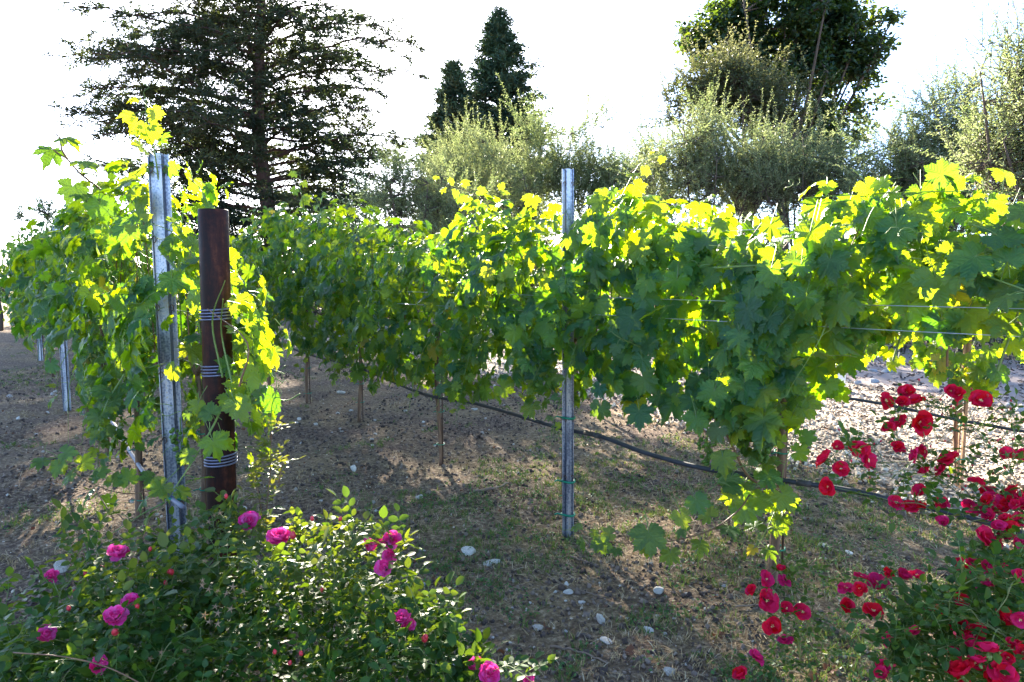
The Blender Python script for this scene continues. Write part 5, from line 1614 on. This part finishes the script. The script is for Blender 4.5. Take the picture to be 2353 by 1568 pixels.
# ---- cedar
def cedar(bx, by, ztop, label, K=1.0):
    t_ = empty('cedar_tree', (bx, by, 0), label, 'tree')
    zs = np.linspace(0, ztop, 16)
    sc3 = lambda v: (np.asarray(v) - [bx, by, 0]) * K + [bx, by, -1.4 * (K - 1)]
    tp = np.stack([bx + .12 * np.sin(zs * .8) - .02 * zs, by + .1 * np.cos(zs * .7), zs], -1)
    mb = MB(); add_tube(mb, sc3(tp), np.linspace(.26, .04, 16) * K, 12, rough=.06); mb.build('trunk', M['bark_red'], t_)
    nd = MB(); tw = MB()
    T1 = np.array([-1.0, 0])  # left
    NL = 165
    for i in range(NL):
        f = i / NL
        z0 = .9 + (ztop - 1.7) * f ** .95
        az = i * 2.39996 + RNG.normal(0, .2)
        dx, dy = math.cos(az), math.sin(az)
        left = max(0, -dx); right = max(0, dx)
        Ll = np.interp(z0, [1.5, 3, 5, 8, 10, ztop], [4.4, 5.0, 5.4, 5.2, 4.5, 1.2])
        Lr = np.interp(z0, [1.5, 3, 4.5, 6.5, 7.6, 8.4, 8.8, 10.5, ztop], [5.2, 5.6, 5.0, 4.9, 4.2, 3.6, .7, .45, .4])
        Lf = np.interp(z0, [1.5, 4, 8, ztop], [4.4, 4.2, 2.4, .6])
        Lb = Ll * left ** 1 + Lr * right ** 1 + Lf * abs(dy) ** 2 * .8
        Lb = Lb / (left + right + .8 * abs(dy) ** 2) * RNG.uniform(.74, 1.08)
        base = np.array([np.interp(z0, zs, tp[:, k]) for k in range(3)])
        asc = RNG.uniform(.22, .5) if z0 > 3.5 else RNG.uniform(.0, .3)
        u = np.linspace(0, 1, 12)
        wig = RNG.normal(0, .035 * Lb, (12, 3)); wig[0] = 0; wig = np.cumsum(wig, 0) * .35
        pth = base + np.stack([dx * Lb * u, dy * Lb * u, Lb * (asc * u - (asc * .62 + .05) * u ** 2.2)], -1) + wig
        r0 = .014 + .0075 * Lb
        mb = MB(); add_tube(mb, sc3(pth), np.linspace(r0, .012, 12) * K, 6, rough=.1)
        mb.build('limb', M['bark_red'], t_)
        ns = int(Lb * 5)
        for s in range(ns):
            u0 = .16 + .84 * (s + RNG.uniform(0, 1)) / ns
            k = u0 * 11; k0 = min(int(k), 10); b = pth[k0] * (1 - (k - k0)) + pth[k0 + 1] * (k - k0)
            sg = 1 if s % 2 else -1
            an = az + sg * RNG.uniform(.45, 1.15)
            Ls = (.35 + .34 * Lb * (1 - u0) ** .8) * RNG.uniform(.6, 1.15)
            sd_ = np.array([math.cos(an), math.sin(an), RNG.normal(.05, .3)])
            v = np.linspace(0, 1, 5)
            sp = b + sd_ * (Ls * v)[:, None] + np.array([0, 0, -.16 * Ls]) * (v ** 2)[:, None]
            add_tube(tw, sc3(sp[[0, 2, 4]]), np.linspace(.010, .004, 3) * K, 3, cap=False)
            nt_ = max(3, int(Ls / .085))
            vv = RNG.uniform(.05, 1, nt_); kk = vv * 4; k0 = np.minimum(kk.astype(int), 3)
            tb_ = sp[k0] * (1 - (kk - k0))[:, None] + sp[k0 + 1] * (kk - k0)[:, None]
            ta = an + RNG.choice([-1, 1], nt_) * RNG.uniform(.4, 1.1, nt_)
            tl = RNG.uniform(.12, .34, nt_)
            td = nrm(np.stack([np.cos(ta), np.sin(ta), RNG.normal(-.22, .42, nt_)], -1))
            m = 7
            w = np.tile(np.linspace(.0, 1, m), nt_)
            P_ = np.repeat(tb_, m, 0) + np.repeat(td * tl[:, None], m, 0) * w[:, None] + np.stack([0 * w, 0 * w, -.06 * w ** 2], -1) + RNG.normal(0, .01, (nt_ * m, 3))
            D = nrm(np.repeat(td, m, 0) * .8 + RNG.normal(0, .5, (nt_ * m, 3)) + [0, 0, .12])
            nn = nrm(RNG.normal(0, .6, (nt_ * m, 3)) + [0, 0, 1])
            cards(nd, sc3(P_), D, nn, K * RNG.uniform(.10, .20, nt_ * m), K * RNG.uniform(.020, .034, nt_ * m), rnd=clumprnd(P_, .8))
    tw.build('twigs', M['bark_red'], t_, kind='stuff')
    nd.build('needles', M['cedar_needle'], t_, kind='stuff')
cedar(-11.9, 34.0, 14.2, 'huge wide spreading cedar with layered drooping branches, the sun behind its top', 1.7)

# ---- redwoods
def redwood(px, Y, ytop, hw, ybase_px, label, dens=1.0):
    top = P(px, ytop, Y); KK = Y / 33; bx = top[0]; ztop = top[2]
    t_ = empty('redwood_tree', (bx, Y, 0), label, 'tree', None)
    zs = np.linspace(0, ztop, 8)
    mb = MB(); add_tube(mb, np.stack([bx + 0 * zs, Y + 0 * zs, zs], -1), np.linspace(.4, .03, 8) * KK, 9); mb.build('trunk', M['bark_red'], t_)
    nd = MB()
    W = hw / FPX * Y
    z0s = np.linspace(2.0, ztop - .15, int(130 * dens))
    for i, z0 in enumerate(z0s):
        f = (ztop - z0) / (ztop - 2)
        Lb = W * (min(1, (f * 2.1) ** .85) * .97 + .03) * RNG.uniform(.55, 1.15) * (1 - .16 * math.sin(z0 * 3.1 + px))
        for k in range(3):
            az = i * 2.39996 + k * 2.1 + RNG.normal(0, .3)
            d = np.array([math.cos(az), math.sin(az), RNG.uniform(-.05, .28)])
            v = np.linspace(0, 1, 5); pth = np.array([bx, Y, z0]) + d * (Lb * v)[:, None] + np.array([0, 0, .12 * Lb]) * (v ** 2)[:, None]
            if k == 0:
                mb = MB(); add_tube(mb, pth, np.linspace(.05, .012, 5) * KK, 5, cap=False); mb.build('limb', M['bark_red'], t_)
            m = int(150 * Lb / KK / 1.8 + 10)
            u = RNG.uniform(.25, 1, m) ** .75
            q = np.array([bx, Y, z0]) + d * (Lb * u)[:, None] + np.stack([RNG.normal(0, .15 * KK, m), RNG.normal(0, .15 * KK, m), RNG.normal(0, .07 * KK, m) + .12 * Lb * u * u], -1)
            D = nrm(d * .9 + RNG.normal(0, .5, (m, 3)) + [0, 0, .1]); nn = nrm(RNG.normal(0, .7, (m, 3)) + [0, 0, .8])
            cards(nd, q, D, nn, KK * RNG.uniform(.16, .34, m), KK * RNG.uniform(.04, .075, m), rnd=clumprnd(q, .9))
    nd.build('needles', M['redwood_needle'], t_, kind='stuff')
redwood(1148, 60, 22, 104, 400, 'tall pointed dark redwood, the highest tree left of centre', 1.0)
redwood(1042, 57, 140, 80, 400, 'shorter dark redwood standing left of the tallest pointed one', .9)

# ---- broadleaf crowns made of clumps on a branching frame
def crown_tree(name, bx, by, lobes, nclump, label, trunk_r, leafmat, llen, lwid, per, barkm='bark', fork=2.0, clump_r=.5, up=0.0, tonef=None, droop=0.0, shell=.55, limb_n=14, group=None, branch_r=.03):
    """lobes: list of (x, y, z, rx, ry, rz) ellipsoids that the crown fills"""
    t_ = empty(name, (bx, by, 0), label, 'tree', group)
    lobes = np.array(lobes, float)
    vol = lobes[:, 3] * lobes[:, 4] * lobes[:, 5]
    li = RNG.choice(len(lobes), nclump, p=vol / vol.sum())
    d = nrm(RNG.normal(size=(nclump, 3))) * (RNG.uniform(shell ** 3, 1, nclump) ** (1 / 3))[:, None]
    C = lobes[li, :3] + d * lobes[li, 3:]
    C = C + RNG.normal(0, .22 * clump_r / .42, C.shape)
    C = C[C[:, 2] > .3]
    fork_p = np.array([bx, by, fork])
    mb = MB(); add_tube(mb, smooth_path([[bx, by, -.1], [bx + .05, by, fork * .5], fork_p], 8), np.linspace(trunk_r, trunk_r * .75, len(smooth_path([[0, 0, 0], [0, 0, 1], [0, 0, 2]], 8))), 10, rough=.08)
    mb.build('trunk', M[barkm], t_)
    # limbs to spread-out clumps, twigs from the nearest limb point to every clump
    idx = [int(RNG.integers(0, len(C)))]
    for _ in range(min(limb_n, len(C)) - 1):
        dist = np.min(np.linalg.norm(C[:, None] - C[idx][None], axis=2), axis=1); idx.append(int(np.argmax(dist * RNG.uniform(.7, 1, len(C)))))
    nodes = []
    for i in idx:
        mid = fork_p * .45 + C[i] * .55 + np.array([0, 0, .12 * np.linalg.norm(C[i] - fork_p)]) * [0, 0, -1 if up else 1]
        pth = smooth_path([fork_p - [0, 0, .2], fork_p * .75 + mid * .25 + RNG.normal(0, .08, 3), mid, C[i]], 12)
        mb = MB(); add_tube(mb, pth, np.linspace(trunk_r * .45, branch_r * .35, len(pth)), 6, rough=.1); mb.build('limb', M[barkm], t_)
        nodes += list(pth[3:])
    nodes = np.array(nodes)
    tw = MB(); lf = MB()
    for c in C:
        j = int(np.argmin(np.linalg.norm(nodes - c, axis=1))); a = nodes[j]
        if np.linalg.norm(a - c) > .05:
            add_tube(tw, smooth_path([a, (a + c) / 2 + RNG.normal(0, .06, 3), c], 5), np.linspace(branch_r * .6, branch_r * .2, len(smooth_path([a, c, c + 1], 5))), 4, cap=False)
    m = per
    Pn = np.repeat(C, m, 0)
    off = nrm(RNG.normal(size=(len(Pn), 3))) * (clump_r * RNG.uniform(0, 1, len(Pn)) ** .6)[:, None] * [1, 1, .75]
    q = Pn + off + [0, 0, 0]
    D = nrm(off / clump_r * .8 + RNG.normal(0, .5, q.shape) + [0, 0, up - droop])
    nn = nrm(RNG.normal(0, .6, q.shape) + [0, 0, .9] + off / clump_r * .5)
    tn = 0.0 if tonef is None else tonef(q)
    cards(lf, q, D, nn, RNG.uniform(.75, 1.25, len(q)) * llen, RNG.uniform(.75, 1.2, len(q)) * lwid, rnd=clumprnd(q, 1.0), tone=tn)
    tw.build('twigs', M[barkm], t_, kind='stuff')
    lf.build('foliage', M[leafmat], t_, kind='stuff')
    return t_

def LB(px, py, Y, rx, ry, rz=None):
    """ellipsoid seen at pixel with pixel radii"""
    c = P(px, py, Y); a = rx / FPX * Y; b = ry / FPX * Y
    return (c[0], Y, c[2], a, a if rz is None else rz, b)
# big dark broadleaf (Y = 27)
Yb = 27
crown_tree('broadleaf_tree', P(1800, 400, Yb)[0], Yb,
    [LB(1790, 40, Yb, 150, 100), LB(1660, 90, Yb, 75, 70), LB(1930, 95, Yb, 95, 95), LB(1930, 190, Yb, 75, 50), LB(1800, 150, Yb, 120, 80), LB(1985, 160, Yb, 35, 22), LB(1640, 170, Yb, 50, 50), LB(1880, 300, Yb, 100, 45), LB(1960, 240, Yb, 40, 25), LB(1900, 360, Yb, 90, 40)],
    520, 'very tall rounded dark green broadleaf tree at upper right, its branches fanning upward', .30, 'broad_leaf', .22, .13, 62, fork=5.2, clump_r=.42, up=.15, shell=.3, limb_n=30, branch_r=.07)
# live oak in front
Yo = 21
# ---- olives: upright wispy shoots with narrow silvery leaves
def olive(bx, by, lobes, nsh, label, shoot_len=.8, leaf=.085, wid=.021, gap=.033, tone=.2, parts=0, lean=(0, 0), fork=.8, trunk_r=.1, group=None, up=.9, leafmat='olive_leaf', name='olive_tree', tonef=None):
    t_ = empty(name, (bx, by, 0), label, 'tree', group)
    lobes = np.array(lobes, float)
    vol = lobes[:, 3] * lobes[:, 4] * lobes[:, 5]
    li = RNG.choice(len(lobes), nsh, p=vol / vol.sum())
    d = nrm(RNG.normal(size=(nsh, 3))) * (RNG.uniform(.05, 1, nsh) ** (1 / 3))[:, None]
    C = lobes[li, :3] + d * lobes[li, 3:]
    nc = max(6, nsh // 17)
    C = C[RNG.integers(0, nc, nsh)] + RNG.normal(0, 1, (nsh, 3)) * (shoot_len * .22)
    C[:, 2] -= shoot_len * .2
    od = d * .7
    keep = C[:, 2] > .25; C, od = C[keep], od[keep]
    fp = np.array([bx, by, fork])
    mb = MB(); add_tube(mb, [[bx, by, -.1], [bx + .04, by, fork * .5], fp], [trunk_r, trunk_r * .85, trunk_r * .8], 9, rough=.12); mb.build('trunk', M['bark'], t_)
    idx = [0]
    for _ in range(13):
        dist = np.min(np.linalg.norm(C[:, None] - C[idx][None], axis=2), axis=1); idx.append(int(np.argmax(dist * RNG.uniform(.6, 1, len(C)))))
    nodes = []
    for i in idx:
        mid = fp * .5 + C[i] * .5 - [0, 0, .1 * np.linalg.norm(C[i] - fp)]
        pth = smooth_path([fp - [0, 0, .05], mid + RNG.normal(0, .05, 3), C[i]], 12)
        mb = MB(); add_tube(mb, pth, np.linspace(trunk_r * .45, .008, len(pth)), 6, rough=.1); mb.build('limb', M['bark'], t_)
        nodes += list(pth[3:])
    nodes = np.array(nodes)
    tw = MB(); LP = []; LD = []; LN = []; LS = []; LT = []
    for c, o in zip(C, od):
        a = nodes[int(np.argmin(np.linalg.norm(nodes - c, axis=1)))]
        Ls = shoot_len * RNG.choice([.5, .75, 1.0, 1.15, 1.75], p=[.2, .3, .25, .17, .08])
        dr = nrm(o + np.array([lean[0], lean[1], up]) + RNG.normal(0, .28, 3))
        v = np.linspace(0, 1, 6)
        bend = RNG.normal(0, .16, 3) + o * .15
        sp = c + dr * (Ls * v)[:, None] + bend * (Ls * v ** 2)[:, None]
        add_tube(tw, [a, (a + c) / 2 + RNG.normal(0, .03, 3), c], [.008, .006, .004], 3, cap=False)
        add_tube(tw, sp[[0, 2, 4, 5]], np.linspace(.0045, .0015, 4), 3, cap=False)
        n = max(4, int(Ls / gap)) * 2
        u = np.repeat(np.linspace(.05, 1, n // 2), 2); k = u * 5; k0 = np.minimum(k.astype(int), 4)
        b = sp[k0] * (1 - (k - k0))[:, None] + sp[k0 + 1] * (k - k0)[:, None]
        sg = np.tile([1, -1], n // 2)[:, None]
        ax = nrm(np.cross(dr, RNG.normal(0, 1, 3))); ax2 = np.cross(dr, ax)
        alt = (np.arange(n) // 2 % 2)[:, None]
        sdv = (ax * (1 - alt) + ax2 * alt) * sg
        D = nrm(dr * .95 + sdv * .8 + RNG.normal(0, .22, (n, 3)))
        LP.append(b); LD.append(D); LN.append(nrm(RNG.normal(0, .5, (n, 3)) + [0, 0, .7])); LS.append(leaf * RNG.uniform(.65, 1.15, n) * (1 - .35 * u)); LT.append(np.full(n, np.clip(tone + RNG.normal(0, .2), 0, 1)))
    LP, LD, LN, LS, LT = map(np.concatenate, (LP, LD, LN, LS, LT))
    tw.build('twigs', M['bark'], t_, kind='stuff')
    if tonef: LT = tonef(LP)
    rest = np.arange(len(LP))
    if parts:
        px, py, z = screen(LP)
        s = LS / z * ((px > 0) & (px < 2353) & (py > 0) & (py < 1568)) * (1 + .3 * (py < 500))
        top = np.argsort(-s)[:parts]
        T = MB(); T.add([[0, 0, 0], [.13, .45, .04], [0, 1, -.05], [-.13, .45, .04]], [[0, 1, 2], [0, 2, 3]], [.5, 0, 0, 0]); me = T.mesh('olive_leaf', M[leafmat])
        Rm = frames(LN[top], LD[top])
        for i, Ri in zip(top, Rm): inst('leaf', me, t_, LP[i], Ri, float(LS[i]), (float(LT[i]), 0, 0, 1))
        rest = np.setdiff1d(rest, top)
    lf = MB(); cards(lf, LP[rest], LD[rest], LN[rest], LS[rest], LS[rest] * wid / leaf, rnd=clumprnd(LP[rest], 2), tone=LT[rest])
    lf.build('foliage', M[leafmat], t_, kind='stuff')
    return t_
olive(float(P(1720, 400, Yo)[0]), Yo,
    [LB(1700, 215, Yo, 110, 50), LB(1590, 215, Yo, 50, 40), LB(1690, 175, Yo, 40, 30), LB(1770, 260, Yo, 70, 40), LB(1600, 290, Yo, 60, 40), LB(1800, 235, Yo, 40, 45), LB(1555, 180, Yo, 22, 20)],
    1150, 'compact grey-green oak in front of the very tall broadleaf tree, its top tinted pale as if sunlit', shoot_len=1.0, leaf=.12, wid=.055, gap=.055, up=.5, leafmat='oak_leaf', name='oak_tree', fork=3.2, trunk_r=.2,
    tonef=lambda q: np.clip((q[:, 2] - 7.2) * .6 + RNG.normal(0, .15, len(q)), 0, 1))  # leaf tone pales with height, sunlight put into the colour
X_ = lambda px, Y: float(P(px, 640, Y)[0])
olive(X_(1090, 28), 28, [LB(1090, 400, 28, 85, 55), LB(1060, 470, 28, 100, 60), LB(1120, 340, 28, 30, 35)], 800, 'pale silvery olive tree below the tallest redwood', tone=.45, leaf=.13, wid=.034, gap=.05, shoot_len=1.32)
olive(X_(960, 15), 15, [LB(960, 430, 15, 95, 45), LB(900, 480, 15, 60, 50), LB(1010, 500, 15, 110, 60)], 620, 'low grey-green olive bush between the cedar and the pale olive', tone=.3, shoot_len=.7)
olive(X_(1290, 26), 26, [LB(1290, 380, 26, 80, 70), LB(1378, 275, 26, 26, 85), LB(1240, 440, 26, 90, 60), LB(1340, 450, 26, 90, 60), LB(1225, 320, 26, 30, 35), LB(1400, 400, 26, 40, 50)], 1300, 'wispy olive tree behind the middle stake with one tall feathery branch', tone=.18, lean=(.15, 0), leaf=.13, wid=.034, gap=.05, shoot_len=1.22)
olive(X_(1470, 24), 24, [LB(1490, 350, 24, 35, 45), LB(1450, 430, 24, 60, 50), LB(1500, 440, 24, 50, 50)], 300, 'sparse thin olive branches against the white sky right of the middle stake', tone=.15, leaf=.13, wid=.034, gap=.05, shoot_len=1.13)
olive(X_(1600, 16), 16, [LB(1620, 345, 16, 85, 60), LB(1580, 410, 16, 100, 60), LB(1720, 370, 16, 90, 55), LB(1700, 430, 16, 110, 45), LB(1530, 350, 16, 40, 50), LB(1800, 400, 16, 60, 50)], 1500, 'broad silvery olive tree with upright tips in front of the oak', tone=.35)
olive(X_(1850, 15), 15, [LB(1850, 400, 15, 90, 30), LB(1780, 430, 15, 60, 35), LB(1910, 430, 15, 80, 35)], 650, 'low pale yellow-green olive crown just over the vine tops', tone=.6)
olive(X_(2150, 13), 13, [LB(2190, 290, 13, 55, 90), LB(2150, 380, 13, 80, 80), LB(2080, 400, 13, 70, 60), LB(2050, 330, 13, 35, 40), LB(2200, 450, 13, 90, 90), LB(2210, 220, 13, 28, 55), LB(2050, 460, 13, 90, 60)], 1300, 'loose grey olive tree with tall bare-looking tips left of the big right-hand olive', tone=.08)
olive(X_(2400, 7.5), 7.5, [LB(2400, 260, 7.5, 120, 140), LB(2330, 330, 7.5, 75, 110), LB(2420, 420, 7.5, 150, 120), LB(2340, 150, 7.5, 35, 70), LB(2380, 100, 7.5, 50, 80), LB(2290, 300, 7.5, 40, 90), LB(2350, 230, 7.5, 60, 90)], 1050, 'big near olive tree rising out of the picture at the right edge, single leaves visible', tone=.05, parts=300, leaf=.065, wid=.015, gap=.028, shoot_len=.6)
olive(X_(60, 17), 17, [LB(110, 510, 17, 60, 35), LB(60, 560, 17, 60, 40)], 160, 'small dark shrub against the white sky at far left', tone=.1, leaf=.08, wid=.03, up=.6, shoot_len=.5)
olive(X_(-10, 18), 18, [LB(0, 575, 18, 50, 40), LB(-40, 600, 18, 70, 60)], 130, 'yellowish bush at the left picture edge behind the vines', tone=.6, leaf=.08, wid=.03, up=.5, shoot_len=.5)

# ---- dark hedge and shrubs behind the gravel
def hedge(x0, y0, x1, y1, h, w, n, label, name='hedge', leafmat='hedge_leaf', ln=.05, wd=.03):
    t_ = empty(name, ((x0 + x1) / 2, (y0 + y1) / 2, 0), label, 'hedge')
    d = np.array([x1 - x0, y1 - y0], float); Ld = np.linalg.norm(d); d /= Ld; p = np.array([-d[1], d[0]])
    mb = MB()
    for i in range(int(Ld / .5)):
        a = np.array([x0, y0]) + d * (i + .5) * .5
        for k in range(4):
            e = np.array([a[0] + RNG.normal(0, .2), a[1] + RNG.normal(0, .2), h * RNG.uniform(.6, .95)])
            add_tube(mb, [[a[0], a[1], -.05], [(a[0] + e[0]) / 2, (a[1] + e[1]) / 2, h * .4], e], [.02, .012, .005], 4, cap=False)
    mb.build('stems', M['bark'], t_, kind='stuff')
    s = RNG.uniform(0, Ld, n); a = RNG.uniform(0, math.pi, n); rr_ = RNG.uniform(.3, 1, n) ** .4
    top = 1 + .16 * np.sin(s * 1.9) + .10 * np.sin(s * 4.7 + 1)
    off = np.cos(a) * rr_ * w / 2; z = np.abs(np.sin(a)) ** .6 * rr_ * h * top * RNG.uniform(.2, 1, n) ** .35
    q = np.stack([x0 + d[0] * s + p[0] * off, y0 + d[1] * s + p[1] * off, z + .03], -1) + RNG.normal(0, .03, (n, 3))
    lf = MB(); cards(lf, q, nrm(RNG.normal(0, 1, (n, 3)) + [0, 0, .4]), nrm(RNG.normal(0, .7, (n, 3)) + [0, 0, .6]), RNG.uniform(.7, 1.3, n) * ln, RNG.uniform(.7, 1.2, n) * wd, rnd=clumprnd(q, 2))
    lf.build('foliage', M[leafmat], t_, kind='stuff')
hedge(11.5, 6.0, 6.6, 13.2, 1.0, 1.5, 20000, 'dark clipped looking evergreen hedge beyond the mulch at right', ln=.045, wd=.022)
hedge(7.2, 15, 2.0, 23, 1.5, 1.8, 9000, 'dark green shrubs behind the gravel in the distance', name='shrub_row', ln=.08, wd=.05)
hedge(1.5, 24.5, -16, 25.5, 2.2, 2.5, 16000, 'dark evergreen shrubs below the wide cedar', name='shrub_row', ln=.14, wd=.08)
hedge(-16.5, 22, -28, 20, 1.6, 2.0, 7000, 'dark low shrubs at far left beyond the vines', name='shrub_row', ln=.12, wd=.07)
hedge(24, 22, 6, 34, 3.0, 3, 11000, 'distant dark shrubs behind the right-hand trees', name='shrub_row', ln=.2, wd=.12)
hedge(3.8, 21, 12, 18.5, 4.5, 2.8, 26000, 'grey-green undergrowth closing the gap beneath the olive crowns right of centre', name='shrub_row', ln=.09, wd=.035, leafmat='olive_leaf')
hedge(-5.5, 22.5, 2.6, 28, 4.6, 2.8, 15000, 'grey-green undergrowth beneath the olives left of the middle stake', name='shrub_row', ln=.11, wd=.045, leafmat='olive_leaf')
